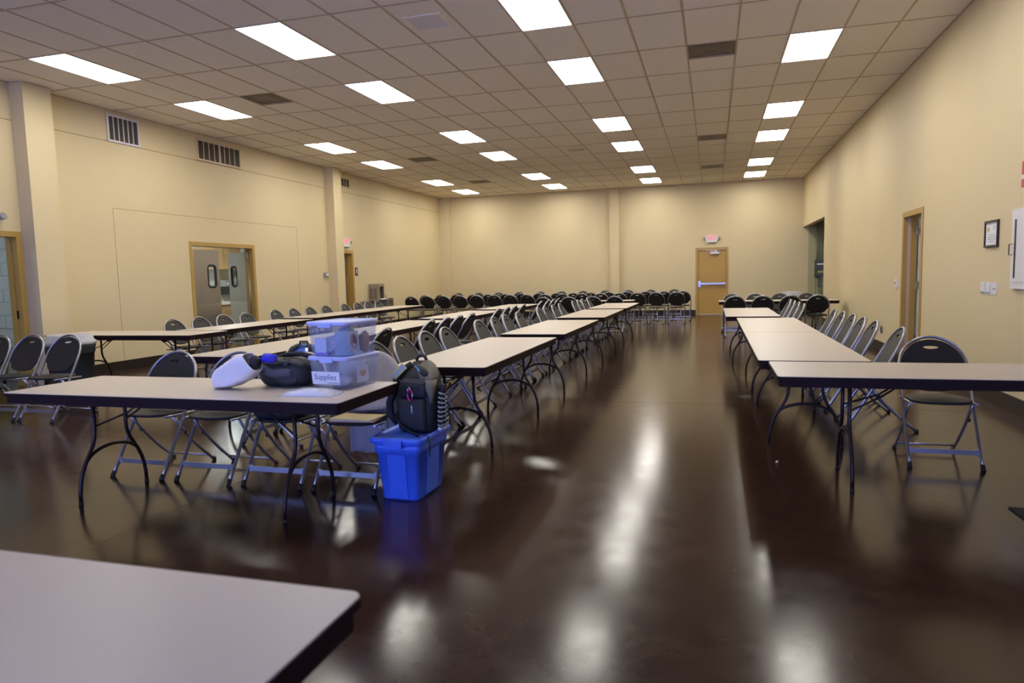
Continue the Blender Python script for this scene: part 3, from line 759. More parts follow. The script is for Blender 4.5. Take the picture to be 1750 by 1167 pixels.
t = thing('thermostat', 'slim white wall sensor beside the right wall doorway', 'thermostat', (XR, 2.53, 1.145))
B(-.022,0,-.05,.05,-.065,.065).build('case', 'white_plastic', t); B(-.026,-.022,-.0,.035,-.0,.02).build('window', 'black_gloss', t)
t = thing('wall_outlet', 'dark metal wall outlet low on the right wall behind the chairs', 'outlet', (XR, 3.44, .36))
B(-.012,0,-.07,.07,-.06,.06).build('plate', 'steel', t)
for z in (-.025,.025): B(-.016,-.012,-.03,.03,z-.014,z+.014).build('socket', 'black_gloss', t)

# electrical alcove
wa = bpy.data.objects['wall_alcove_north']
rib = B(-.016,.016,-.03,0,0,2.9).mesh('wall_rib', 'alcove_metal')
for k in range(14): link('wall_rib', rib, wa, (.36+k*.075, YB, 0))
B(.34,1.5,YB-.06,YB,2.36,2.47).build('strut', 'alcove_metal', wa)
t = thing('electrical_panel', 'dark grey electrical panel with yellow warning label in the alcove', 'electrical panel', (.34, YB-.03, 1.16))
bx_ = B(0,.32,-.12,0,0,.53).build('enclosure', 'panel_grey', t); B(.01,.31,-.13,-.12,.01,.52).build('door', 'panel_grey', t)
B(.06,.29,-.133,-.13,.37,.415).build('label_strip', 'paper', t)
wl_ = B(.085,.27,-.133,-.13,.115,.185).build('warning_label', 'yellow_plastic', t); letters(wl_, 'WARNING', .034, 'ink', Matrix.Translation((.178,-.134,.165)) @ RX, .9)
B(.11,.25,-.1335,-.133,.128,.146).build('warning_text', 'ink', wl_)
q = MB(); q.sphere((.03,-.14,.32),.016,8,5); q.build('latch', 'grey_plastic', t)
for k, x in enumerate((.40,.47,.545,.61)):
    q = MB(); q.tube([(x,YB-.06,1.69),(x,YB-.06,2.2),(x+.012*(-1)**k,YB-.06,2.35),(x,YB-.06,2.9)], .017, 8); tag(q.build('conduit', 'pipe_paint'), 'painted conduit, %s from the opening, rising from the electrical panel' % ORD[k], 'conduit', 'conduits above the electrical panel')
t = thing('outlet_box', 'grey outlet boxes with conduit below the electrical panel', 'outlet', (.42, YB-.03, .86))
for z in (.0,.14):
    b_ = B(0,.11,-.06,0,z,z+.11).build('box', 'grey_plastic', t)
    for e in (.03,.08): B(.03,.08,-.064,-.06,z+e-.014,z+e+.014).build('socket', 'black_gloss', b_)
q = MB(); q.tube([(.055,-.03,0),(.055,-.03,-.12),(.2,-.03,-.13),(.2,-.03,-.8)], .012, 8); q.build('feed_pipe', 'pipe_paint', t)

# kitchen pieces glimpsed between the swing doors
t = thing('wall_cupboard', 'brown wooden kitchen wall cupboard glimpsed between the swing doors', 'cupboard', (-15.3, 6.0, 1.76))
B(0,.32,-.7,.65,0,.56).build('carcass', 'wood', t)
for y in (-.69,-.02): B(.32,.335,y,y+.65,.01,.55).build('cupboard_door', 'wood', t)
t = thing('towel_dispenser', 'black and grey towel dispenser on the kitchen wall', 'dispenser', (-15.3, 6.1, 1.10))
B(0,.22,0,.42,0,.22).build('lower_case', 'black_gloss', t); B(0,.24,0,.42,.22,.38).build('cover', 'grey_plastic', t); B(.24,.243,.05,.12,.27,.32).build('badge', 'paper', t)
t = thing('kitchen_counter', 'kitchen counter with wooden drawers seen through the swing doors', 'counter', (-15.295, 4.2, 0))
B(0,.58,0,2.45,.0,.86).build('carcass', 'wood', t); B(0,.62,0,2.48,.86,.92).build('worktop', 'counter', t); B(0,.02,0,2.48,.92,1.05).build('splashback', 'counter', t)
for k in range(4):
    d_ = B(.58,.596,.02+k*.61,.60+k*.61,.66,.83).build('drawer', 'wood', t); B(.596,.615,.25+k*.61,.37+k*.61,.735,.755).build('handle', 'steel', d_)
t = thing('kitchen_bin', 'grey plastic bin inside the kitchen doorway', 'bin', (-13.35, 3.05, 0))
m_ = MB(); m_.loft([[(x*k_,y*k_,z) for x,y in rrect(-.2,.2,-.2,.2,.05,3)] for k_, z in ((.82,0),(1,.62),(1.05,.62),(1.05,.66),(.96,.66),(.8,.03))], True); m_.build('bucket', 'grey_plastic', t)

# ------------------------------------------------------------------ trash cans
def trash_can(label, loc, r=.28, h=.68):
    t = thing('trash_can', label, 'trash can', loc)
    m_ = MB(); m_.lathe([(r*.80,0),(r*.82,.02),(r*.96,h*.80),(r*.97,h*.80),(r,h*.81),(r,h*.90),(r*1.03,h*.91),(r*1.03,h)], 28); m_.build('body', 'can_grey', t)
    m_ = MB(); m_.lathe([(r*1.06,h-.03),(r*1.08,h-.01),(r*1.07,h+.015),(r*.98,h+.03),(r*.92,h+.095),(r*.86,h+.105),(r*.45,h+.11),(.02,h+.11)], 28); m_.build('lid', 'can_lid', t)
    for s_ in (0, 1):
        q = MB(); c_ = s_*pi-.7
        pts = [(r*1.0*cos(c_-.28), r*1.0*sin(c_-.28), h*.86), (r*1.13*cos(c_-.24), r*1.13*sin(c_-.24), h*.87), (r*1.16*cos(c_), r*1.16*sin(c_), h*.87), (r*1.13*cos(c_+.24), r*1.13*sin(c_+.24), h*.87), (r*1.0*cos(c_+.28), r*1.0*sin(c_+.28), h*.86)]
        q.tube(pts, .012, 6); q.build('handle', 'can_grey', t)
    return t
trash_can('round grey lidded trash can at the end of the crosswise table near the left doorway', (-10.74, -2.37, 0))
trash_can('round grey lidded trash can behind the alcove table chairs', (-.82, 9.4, 0), .24, .74)

# yellow mop bucket in the left doorway
t = thing('mop_bucket', 'yellow mop bucket just inside the left doorway', 'bucket', (-12.72, -2.02, 0))
m_ = MB(); m_.loft([[(x*k_,y*k_,z) for x,y in rrect(-.2,.2,-.26,.26,.06,3)] for k_, z in ((.78,.08),(1,.52),(1.06,.52),(1.06,.56),(.97,.56),(.75,.12))], True); m_.build('bucket', 'yellow_plastic', t)
for x in (-.12,.12):
    for y in (-.16,.16):
        q = MB(); q.lathe([(.03,-.012),(.035,0),(.03,.012)], 10, Matrix.Translation((x,y,.035)) @ Matrix.Rotation(radians(90),4,'X')); q.tube([(x,y,.035),(x,y,.09)], .01, 6); q.build('caster', 'rubber', t)
m_ = MB(); m_.loft([[(x*k_,y*k_-.1,z) for x,y in rrect(-.16,.16,-.1,.1,.03,3)] for k_, z in ((.8,.50),(1,.74),(.9,.74),(.7,.52))], True); m_.build('wringer', 'yellow_plastic', t)
q = MB(); q.tube([(.0,.1,.5),(.0,.12,.95),(.02,.14,1.3)], .014, 8); q.build('mop_handle', 'can_grey', t)

# ------------------------------------------------------------------ things on and around the table of bags
TZ = .737
def rloft(secs, n=6, name=None):
    """secs: (z, x0,x1,y0,y1, r)"""
    return [[(p[0],p[1],z) for p in rrect(x0,x1,y0,y1,r,n)] for z,x0,x1,y0,y1,r in secs]
# blue tote
t = TOTE = thing('storage_tote', 'bright blue plastic tote with the camera backpack standing on it', 'tote', (-4.612, -5.265, 0), radians(-2))
secs = []
for z, kx, ky in ((0.0,.150,.225),(.012,.156,.231),(.30,.182,.262),(.302,.192,.272),(.375,.196,.277)):
    secs.append((z,-kx,kx,-ky,ky,.045))
m_ = MB(); m_.loft(rloft(secs)+rloft([(.375,-.186,.186,-.267,.267,.04),(.06,-.145,.145,-.22,.22,.04)]), True); bd = m_.build('body', 'tote_blue', t)
for sx in (-1,1):   # panels on the long sides
    m_ = MB(); s_ = sx
    m_.loft([[(s_*(.153+.088*z_/1.0)+s_*.010, y, z_) for y in (-.10,.10)]+[(s_*(.153+.088*z_/1.0)-s_*.01, y, z_) for y in (.10,-.10)] for z_ in (.015,.30)], True, False, None, False); m_.build('side_panel', 'tote_blue', bd)
for sy in (-1,1):
    m_ = MB()
    m_.loft([[(x, sy*(.228+.112*z_)+sy*.010, z_) for x in (-.075,.075)]+[(x, sy*(.228+.112*z_)-sy*.01, z_) for x in (.075,-.075)] for z_ in (.015,.30)], True, False, None, False); m_.build('end_panel', 'tote_blue', bd)
m_ = MB(); m_.loft(rloft([(.368,-.214,.214,-.294,.294,.05),(.372,-.220,.220,-.300,.300,.052),(.402,-.222,.222,-.302,.302,.052),(.408,-.215,.215,-.295,.295,.05),(.408,-.195,.195,-.275,.275,.045),(.396,-.188,.188,-.268,.268,.042)]), True); ld_ = m_.build('lid', 'tote_blue', t)
for sy in (-1,1):
    m_ = MB(); m_.box(-.075,.075,min(sy*.295,sy*.325),max(sy*.295,sy*.325),.350,.398); m_.build('latch', 'tote_blue', ld_)

for o_ in [TOTE]+list(TOTE.children):
    for c_ in ([o_] if o_ is not TOTE else [])+list(o_.children if o_ is not TOTE else []):
        for v in c_.data.vertices: v.co.x *= .83; v.co.y *= .84

# camera backpack on the tote
t = thing('camera_backpack', 'black and tan camera backpack standing on the blue tote', 'backpack', (-4.575, -5.19, .3945), radians(-3))
def blob(secs, n=6, amp=0.0, seed=0):
    R_ = rloft(secs, n)
    if amp:
        R_ = [[(p[0]+amp*noise.noise(Vector((p[0]*9+seed,p[1]*9,p[2]*9))), p[1]+amp*noise.noise(Vector((p[0]*9,p[1]*9+seed+7,p[2]*9))), p[2]) for p in r] for r in R_]
    return MB().loft(R_)
bk = blob([(0,-.12,.12,-.085,.095,.05),(.02,-.135,.135,-.10,.105,.055),(.15,-.138,.138,-.105,.105,.055),(.29,-.136,.136,-.095,.105,.06),(.36,-.126,.126,-.06,.105,.06),(.41,-.105,.105,-.02,.10,.055),(.44,-.075,.075,.02,.09,.03),(.455,-.04,.04,.04,.08,.018)], amp=.004).build('main_body', 'nylon_black', t)
pk = blob([(.02,-.085,.085,-.13,-.07,.025),(.04,-.098,.095,-.145,-.07,.03),(.21,-.098,.095,-.142,-.07,.03),(.232,-.09,.09,-.125,-.07,.022)], amp=.003, seed=2).build('lower_pocket', 'nylon_dark', t)
p2 = blob([(.236,-.09,.09,-.122,-.06,.025),(.25,-.10,.098,-.135,-.05,.03),(.33,-.096,.094,-.115,-.03,.028),(.355,-.08,.08,-.085,-.02,.02)], amp=.003, seed=4).build('upper_pocket', 'nylon_dark', t)
# tan hood over the top right, with a tail down the right edge
blob([(.335,.06,.131,-.088,.02,.03),(.36,.02,.130,-.072,.05,.035),(.40,-.01,.114,-.038,.07,.035),(.432,-.01,.094,.0,.08,.03),(.453,.0,.06,.035,.08,.018),(.459,.01,.045,.045,.07,.010)], amp=.003, seed=5).build('tan_hood', 'nylon_tan', bk)
blob([(.20,.118,.136,-.108,-.085,.008),(.25,.108,.141,-.112,-.07,.010),(.30,.085,.141,-.108,-.04,.014),(.345,.05,.134,-.088,.0,.016)], amp=.002).build('tan_edge', 'nylon_tan', bk)
q = MB(); q.sphere((0,0,0), .058, 14, 7, Matrix.Translation((.050,-.052,.402)) @ Matrix.Rotation(radians(38),4,'Y') @ Matrix.Rotation(radians(28),4,'X'), (1.0,.5,.28)); bd_ = q.build('emblem_plate', 'nylon_black', bk)
for k, (dx, dy) in enumerate(((-.012,-.008),(.0,-.013))):
    MB().box(-.022+k*.01,.018-k*.006,-.003,.003,0,.003, Matrix.Translation((.036+dx,-.066+dy,.421-.016*k)) @ Matrix.Rotation(radians(38),4,'Y') @ Matrix.Rotation(radians(40),4,'X')).build('emblem_mark', 'cyan', bd_)
q = MB(); q.tube([(-.04,.06,.43),(-.045,.06,.47),(-.02,.06,.49),(.015,.06,.485),(.03,.06,.45)], .012, 8); q.build('grab_handle', 'nylon_black', bk)
q = MB(); q.tube([(-.05,.0,.435),(-.10,-.045,.40),(-.135,-.06,.34),(-.155,-.065,.265),(-.19,-.065,.19),(-.19,-.065,.11),(-.14,-.05,.05)], .026, 8, rb=.014); st = q.build('shoulder_strap', 'nylon_black', t)
q = MB(); q.tube([(-.06,.08,.43),(-.12,.07,.38),(-.165,.06,.28),(-.17,.05,.16),(-.15,.04,.06)], .024, 8, rb=.013); q.build('shoulder_strap', 'nylon_black', t)
T_ = Matrix.Translation((-.108,-.075,.398)) @ Matrix.Rotation(radians(-42),4,'Y')
rf = MB().box(-.055,.055,-.006,.006,-.02,.02,T_).build('reflective_tag', 'reflective', st)
for z in (-.021,.017): MB().box(-.056,.056,-.0075,.0075,z,z+.005,T_).build('tag_edge', 'hi_vis', rf)
q = MB(); q.sphere((-.14,-.03,.10), .036, 10, 6, sq=(.8,.8,1.3)); q.build('hip_pad', 'nylon_black', t)
q = MB(); q.tube([(-.15,-.03,.13),(-.11,-.13,.09),(-.04,-.175,.05),(.04,-.20,.020),(.085,-.205,.010)], .016, 6, rb=.003, upv=(0,-.5,.8)); q.build('hip_belt', 'nylon_black', t)
q = MB(); q.tube([(.075,-.205,.012),(.11,-.205,.012),(.140,-.21,.014),(.160,-.215,.010),(.166,-.22,-.03),(.168,-.222,-.075),(.166,-.222,-.115)], .009, 6, rb=.002, upv=(0,-1,.2)); q.build('loose_strap', 'nylon_black', t)
q = MB(); q.tube([(.012,-.147,.14),(.012,-.149,.19)], .006, 6); q.build('zip_pull', 'reflective', pk)
q = MB(); q.tube([(-.085,-.12,.345),(-.03,-.128,.342),(.05,-.125,.335),(.085,-.11,.325)], .004, 6); q.build('zipper', 'nylon_grey', p2)
# carabiner
t = thing('carabiner', 'pink metal carabiner clipped to the camera backpack', 'carabiner', (-4.578, -5.341, .650), radians(-3))
pts = [(.017*cos(a_)*(1.0 if sin(a_) > 0 else .85), 0, .034*sin(a_)) for a_ in [2*pi*i/20 for i in range(20)]]
MB().tube(pts, .0048, 6, closed=True, upv=(0,1,0)).build('ring_body', 'pink_metal', t)
q = MB(); q.tube([(.0165,-.001,-.018),(.018,-.001,.016)], .0058, 6); q.build('gate', 'chrome', t)
pts = [(.010*cos(a_)-.008, 0, .040+.011*sin(a_)) for a_ in [2*pi*i/14 for i in range(14)]]
MB().tube(pts, .0028, 6, closed=True, upv=(0,1,0)).build('key_ring', 'chrome', t)
q = MB(); q.tube([(-.005,.004,.045),(.0,.012,.052),(.0,.03,.055)], .004, 6); q.build('loop', 'nylon_dark', t)
# flexible tripod hanging on the pack
t = thing('flexible_tripod', 'black and white beaded flexible tripod hanging beside the camera backpack', 'tripod', (-4.413, -5.195, .410), radians(-3))
for k, (dx, dy, h) in enumerate(((.0,-.052,.235),(.006,-.008,.225),(.0,.036,.235))):
    n_ = 8; lb = MB(); zz = []
    for i in range(n_):
        z = .022+(h-.03)*i/(n_-1)*1.0; s_ = .55*(i/(n_-1))**2
        x, y = dx*(1-s_), dy*(1-s_); zz.append((x,y,z)); lb.sphere((x,y,z), .0165, 8, 5)
    lg = lb.build('leg', 'rubber', t)
    for (x,y,z) in zz: MB().lathe([(.0135,-.0035),(.0185,-.003),(.0185,.003),(.0135,.0035)], 10, Matrix.Translation((x,y,z+.012)) @ Matrix.Rotation(radians(14),4,'Y')).build('ring', 'reflective', lg)
    MB().sphere((dx,dy,.012), .0185, 8, 5).build('foot', 'white_plastic', lg)
q = MB(); q.lathe([(.012,0),(.024,.008),(.026,.04),(.016,.05),(.018,.06)], 12, Matrix.Translation((.004,-.004,.235))); q.build('head', 'rubber', t)
q = MB(); q.tube([(.02,.060,.01),(.016,.058,.12),(.004,.02,.25),(.002,.0,.275),(-.035,-.01,.285)], .004, 6); q.build('hanging_cord', 'nylon_black', t)

# clear storage boxes
def clear_box(name, label, loc, rz, w_, d_, h_):
    t = thing(name, label, 'storage box', loc, rz)
    a_, b_ = w_/2, d_/2; k = .86; th = .004
    def sec(z, s_, o=0): return (z, -a_*s_-o, a_*s_+o, -b_*s_-o, b_*s_+o, .028)
    m_ = MB(); m_.loft(rloft([sec(0,k),sec(h_,.97),sec(h_,.97,-th),sec(th,k,-th)], 4), True); bd = m_.build('tub', 'clear_plastic', t)
    m_ = MB(); m_.loft(rloft([(h_-.012,-a_*.985,a_*.985,-b_*.985,b_*.985,.03),(h_-.010,-a_,a_,-b_,b_,.03),(h_+.006,-a_,a_,-b_,b_,.03),(h_+.012,-a_*.97,a_*.97,-b_*.975,b_*.975,.03),(h_+.012,-a_*.92,a_*.92,-b_*.925,b_*.925,.03),(h_+.005,-a_*.90,a_*.90,-b_*.905,b_*.905,.03)], 4), True)
    lid = m_.build('lid', 'lid_blue', t)
    for sy in (-1,1): B(-.045,.045,min(sy*b_*.985,sy*(b_+.008)),max(sy*b_*.985,sy*(b_+.008)),h_-.022,h_+.004).build('clip', 'lid_blue', lid)
    return t
RB = radians(-6)
def onbox(x, y, z, rz=RB, o=(-4.935, -5.51)): 
    return (o[0]+x*cos(RB)-y*sin(RB), o[1]+x*sin(RB)+y*cos(RB), z)
clear_box('storage_box', 'lower clear plastic storage box with the Supplies label and blue lid', onbox(0,0,TZ), RB, .30, .37, .188)
clear_box('storage_box', 'upper clear plastic storage box stacked on the labelled one, filled with craft things', onbox(-.005,.005,TZ+.1935), RB, .30, .37, .205)
t = thing('paper_label', 'handwritten white paper label reading Supplies on the lower box', 'label', onbox(-.012,-.1628,TZ+.030), RB)
T_ = Matrix.Rotation(radians(6.2),4,'X')
MB().box(-.112,.090,-.0015,0,0,.078,T_).build('sheet', 'paper', t)
me = setmat(text_mesh('Supplies', .050, .0006, 1.0, .12, 0.0), 'ink'); me.transform(T_ @ Matrix.Translation((-.015,-.0022,.044)) @ RX); link('handwriting', me, t)
MB().box(.0,.088,-.003,-.0015,.008,.0105,T_).build('underline', 'ink', t)
t = thing('photo_card', 'small white picture card with an oval photo inside the upper box', 'card', onbox(.118,-.055,TZ+.1935+.03), RB)
T_ = Matrix.Rotation(radians(90),4,'Z') @ Matrix.Rotation(radians(-6),4,'X')
cd_ = MB().box(-.052,.052,-.002,0,0,.125,T_).build('card', 'paper', t)
MB().prism([(.036*cos(2*pi*i/24), .048*sin(2*pi*i/24)) for i in range(24)], 0, .0012, T_ @ Matrix.Translation((0,-.002,.064)) @ RX).build('oval_photo', 'skin_a', cd_)
MB().prism([(.018*cos(2*pi*i/16)+.006, .030*sin(2*pi*i/16)+.008) for i in range(16)], 0, .002, T_ @ Matrix.Translation((0,-.0022,.064)) @ RX).build('photo_figure', 'nylon_dark', cd_)
MB().prism([(.014*cos(2*pi*i/16)-.004, .016*sin(2*pi*i/16)-.026) for i in range(16)], 0, .002, T_ @ Matrix.Translation((0,-.0022,.064)) @ RX).build('photo_figure', 'paper', cd_)
# contents
def crumple(name, label, cat, loc, rz, sx, sy, sz, m, seed, amp=.35, group=None):
    q = MB(); rings = []
    for i in range(9):
        ph = -pi/2+pi*i/8; r_ = []
        for j in range(14):
            th = 2*pi*j/14; d = Vector((cos(th)*max(.02,cos(ph)), sin(th)*max(.02,cos(ph)), sin(ph)))
            s_ = 1+amp*noise.noise(d*2.1+Vector((seed,0,0)))
            p = (d.x*sx*s_, d.y*sy*s_, max(-.92,d.z*s_)*sz+sz*.92); r_.append(p)
        rings.append(r_)
    o = q.loft(rings).build(name, m); o.location = loc; o.rotation_euler = (0,0,rz)
    return tag(o, label, cat, group)
Z1, Z2 = TZ+.006, TZ+.1935+.006
crumple('plastic_bag', 'crumpled white plastic bag inside the upper storage box', 'bag', onbox(-.045,-.058,Z2), RB, .062, .045, .062, 'paper', 1)
crumple('cloth_bundle', 'dark blue bundle at the back of the upper storage box', 'cloth', onbox(-.03,.07,Z2), RB, .07, .05, .085, 'bag_blue_dark', 5)
crumple('red_craft_item', 'dim red craft item at the back corner of the upper box', 'craft item', onbox(.08,.11,Z2), RB, .028, .03, .07, 'orange_print', 8)
t = tag(B(-.0,.006,-.05,.05,0,.15).build('spiral_notebook', 'notebook_green', None, onbox(.06,-.085,Z2), RB+radians(-60)), 'pale green spiral notebook standing in the upper box', 'notebook')
tag(B(-.045,.045,-.003,.003,0,.11).build('white_card', 'paper', None, onbox(-.072,-.135,Z2), RB+radians(-6)), 'blank white card standing in the upper box corner', 'card')
q = MB(); q.tube([(0,0,.034),(.05,.0,.07),(.075,.005,.10)], .012, 8); tag(q.build('marker_tube', 'clear_film', None, onbox(-.012,-.134,Z2+.002), RB), 'translucent tube lying among the bags in the upper box', 'tube')
tag(B(-.07,.02,-.02,.02,0,.02).build('purple_pencil_case', 'purple', None, onbox(-.035,-.128,Z2), RB), 'purple pencil case on the floor of the upper box', 'pencil case')
crumple('plastic_bag', 'white plastic bag filling the bottom of the lower storage box', 'bag', onbox(.0,-.055,Z1), RB, .082, .072, .04, 'paper', 11, .2)
tag(B(-.08,.09,-.004,.004,0,.14).build('paper_sheet', 'paper_cream', None, onbox(-.01,.085,Z1), RB+radians(18)), 'cream paper sheets slanting in the lower storage box', 'paper')
tag(B(-.002,.002,-.06,.06,0,.10).build('printed_card', 'paper', None, onbox(.115,.02,Z1+.02), RB), 'white card with orange print in the lower storage box', 'card')
q = MB(); q.prism([(-.035,.0),(-.02,-.022),(0,-.03),(.02,-.022),(.035,0),(.02,.012),(-.02,.012)], 0, .001, Matrix.Translation((.0025,0,.06)) @ Matrix.Rotation(radians(90),4,'Y') @ Matrix.Rotation(radians(90),4,'Z')); q.build('orange_motif', 'orange_print', bpy.data.objects['printed_card'])

# zip bag on the table
t = thing('zip_bag', 'flat clear zip bag of white paper lying before the storage boxes', 'bag', (-4.96, -5.86, TZ), radians(4))
def pillow(sx, sy, h, seed, nx=14, ny=8, amp=.25):
    top, bot = [], []
    vs, fs = [], []
    for side in (1, 0):
        for i in range(nx+1):
            for j in range(ny+1):
                u, v = 2*i/nx-1, 2*j/ny-1
                e = (1-abs(u)**3)*(1-abs(v)**3)
                hh = h*e**.6*(1+amp*noise.noise(Vector((u*2.5+seed,v*2.5,0))))
                wob = 1+.06*noise.noise(Vector((u*2,v*2,seed+3)))
                vs.append((u*sx*wob, v*sy*wob, (.003+hh) if side else .001))
    n_ = (nx+1)*(ny+1)
    for s_ in (0,1):
        for i in range(nx):
            for j in range(ny):
                a_ = s_*n_+i*(ny+1)+j; f_ = (a_, a_+ny+1, a_+ny+2, a_+1); fs.append(f_ if s_ == 0 else f_[::-1])
    bd = [i*(ny+1) for i in range(nx+1)]+[nx*(ny+1)+j for j in range(1,ny+1)]+[i*(ny+1)+ny for i in range(nx-1,-1,-1)]+[j for j in range(ny-1,0,-1)]
    for k in range(len(bd)): fs.append((bd[k], bd[(k+1)%len(bd)], n_+bd[(k+1)%len(bd)], n_+bd[k]))
    return MB().add(vs, fs, True)
pillow(.125, .065, .030, 3).build('contents', 'paper', t)
pillow(.165, .085, .034, 3).build('film', 'clear_film', t)
B(.15,.165,-.07,.07,.001,.004).build('zip_strip', 'lid_blue', t)

# white canvas bag lying on its side, mouth up to the right
t = thing('canvas_bag', 'white canvas bag lying on the table with blue cloth in its mouth', 'bag', (-5.575, -5.74, TZ), radians(-6))
ax = [(-.135,0.0,.052,.055,.048,.05),(-.12,0,.055,.062,.056,.12),(-.065,.0,.072,.068,.068,.28),(.0,.0,.098,.070,.080,.45),(.055,.005,.125,.068,.086,.55),(.10,.01,.150,.064,.080,.62),(.135,.015,.172,.056,.068,.68)]
ax = [tuple(a0+(b0-a0)*k/4 for a0, b0 in zip(p, q)) for p, q in zip(ax, ax[1:]) for k in range(4)]+[ax[-1]]
def bag_rings(scale=1.0, lo=0):
    R_ = []
    for k, (x,y,z,ry,rz_,tl) in enumerate(ax[lo:]):
        r_ = []
        for j in range(22):
            a_ = 2*pi*j/22; c_, s_ = cos(a_), sin(a_)
            py = ry*scale*abs(c_)**.5*(1 if c_ >= 0 else -1); pz = rz_*scale*abs(s_)**.5*(1 if s_ >= 0 else -1)
            nn = noise.noise(Vector((x*16, a_*1.6, 3.3)))*.011+noise.noise(Vector((x*40+a_*3, a_*2.5, 8.1)))*.006
            p = Vector((x - pz*sin(tl), y+py*(1+nn*4), z+pz*cos(tl)+nn)); p.z = max(p.z, .002)
            r_.append(p)
        R_.append(r_)
    return R_
m_ = MB(); m_.loft(bag_rings()+bag_rings(.94)[::-1][:14], False); 
o_ = m_.build('canvas', 'canvas_white', t)
m2 = MB(); m2.loft([bag_rings(.05)[0], bag_rings(1.0)[0]], True); m2.build('bag_bottom', 'canvas_white', t)
q = MB(); q.tube([(-.134,-.015,.012),(-.139,0,.05),(-.137,.02,.085)], .003, 5); q.build('seam', 'fleece', t)
o2 = crumple('blue_cloth', 'royal blue cloth spilling out of the white canvas bag', 'cloth', (-5.352, -5.698, TZ+.160), radians(-8), .062, .04, .030, 'cloth_blue', 21, .5)
o3 = crumple('dark_pouch', 'black pouch in the mouth of the white canvas bag', 'pouch', (-5.425, -5.735, TZ+.125), 0, .035, .042, .045, 'nylon_black', 23, .3)

# black shoulder bag / backpack lying beside it
t = thing('black_backpack', 'black backpack with grey panel lying between canvas bag and boxes', 'backpack', (-5.30, -5.555, TZ), radians(-6))
def body(scale=1.0, seed=0):
    R_ = []
    for i in range(13):
        u = -1+2*i/12; x = u*.20
        prof = (1-abs(u)**4)**.5
        r_ = []
        for j in range(18):
            a_ = 2*pi*j/18; c_, s_ = cos(a_), sin(a_)
            ry = .115*prof+.01; rz_ = (.080*prof+.012)*(1.0-.10*u)
            py = ry*abs(c_)**.7*(1 if c_ >= 0 else -1); pz = rz_*abs(s_)**.7*(1 if s_ >= 0 else -1)
            nn = .016*noise.noise(Vector((x*8,a_*1.2,seed)))
            r_.append((x, py*(1+nn*3), max(.002, .085+pz+nn)))
        R_.append(r_)
    return R_
mb_ = MB().loft(body()).build('main_body', 'nylon_black', t)
R_ = []
for i in range(9):     # grey front panel
    u = i/8; x = -.165+.27*u; y = -.118-.010*sin(pi*u)
    zc = .108-.018*u+.006*sin(9*u); hw = .030-.004*u
    R_.append([(x,y,zc-hw),(x,y-.012,zc-hw*.6),(x,y-.012,zc+hw*.6),(x,y,zc+hw),(x,y+.03,zc+hw),(x,y+.03,zc-hw)])
MB().loft(R_).build('grey_panel', 'nylon_grey', mb_)
q = MB(); q.tube([(-.17,-.10,.155),(-.05,-.112,.168),(.08,-.108,.165),(.17,-.09,.15)], .006, 6); q.build('zipper', 'nylon_grey', mb_)
R_ = [[(x,y-.118-.0,z) for x,y,z in ((-.06+.2*u_, -.006-.012*sin(pi*u_), .055-.028*sin(pi*u_)*s_) for u_ in [k/10 for k in range(11)])] for s_ in (-1, 1)]
q = MB(); q.sphere((.05,-.105,.052), .085, 14, 7, sq=(1.1,.30,.42)); q.build('side_pocket', 'nylon_dark', mb_)
q = MB(); q.tube([(.02,-.06,.178),(.045,-.085,.185),(.06,-.112,.165),(.07,-.122,.14)], .022, 6, rb=.004, upv=(1,0,0)); q.build('carry_strap', 'nylon_dark', t)
q = MB(); q.tube([(-.14,.02,.165),(-.02,.0,.195),(.08,.02,.20),(.16,.05,.17)], .016, 6, rb=.008); q.build('shoulder_strap', 'nylon_black', t)

# blue backpack hung behind the third chair
t = thing('blue_backpack', 'blue backpack with black straps hung on the back of a chair', 'backpack', (-5.665, -4.815, .04), radians(4))
blob([(.46,-.15,.15,-.05,.06,.04),(.49,-.17,.17,-.07,.08,.05),(.66,-.172,.172,-.07,.085,.055),(.78,-.16,.16,-.065,.08,.055),(.84,-.125,.125,-.05,.07,.045),(.872,-.08,.08,-.03,.05,.03),(.882,-.04,.04,-.01,.03,.015)], amp=.006, seed=9).build('main_body', 'nylon_blue', t)
for sx in (-1,1):
    q = MB(); q.tube([(sx*.04,-.02,.882),(sx*.07,-.065,.86),(sx*.10,-.085,.80),(sx*.10,-.085,.72)], .022, 6, rb=.008, upv=(1,0,0)); q.build('shoulder_strap', 'nylon_black', t)
q = MB(); q.tube([(-.035,-.01,.872),(-.03,-.02,.905),(.03,-.02,.905),(.035,-.01,.872)], .008, 6); q.build('haul_loop', 'nylon_black', t)
q = MB(); q.tube([(-.15,.0,.82),(-.08,-.04,.868),(.06,-.045,.872),(.15,.0,.81)], .005, 6); q.build('zipper', 'nylon_dark', t)
q = MB(); q.box(.055,.075,-.10,-.07,.82,.865); q.build('buckle', 'chrome', t)
# black bag on the third chair seat
t = thing('seat_bag', 'black soft bag on a chair seat under the table of bags', 'bag', (-5.60, -5.262, .461), radians(3))
blob([(0,-.14,.15,-.085,.085,.05),(.03,-.165,.17,-.10,.10,.06),(.10,-.16,.165,-.095,.095,.06),(.15,-.11,.12,-.065,.07,.05),(.165,-.05,.06,-.03,.04,.02)], amp=.014, seed=12).build('soft_body', 'nylon_black', t)
q = MB(); q.tube([(-.10,-.02,.14),(-.05,-.05,.19),(.06,-.05,.195),(.11,-.02,.14)], .009, 6); q.build('carry_handle', 'nylon_dark', t)

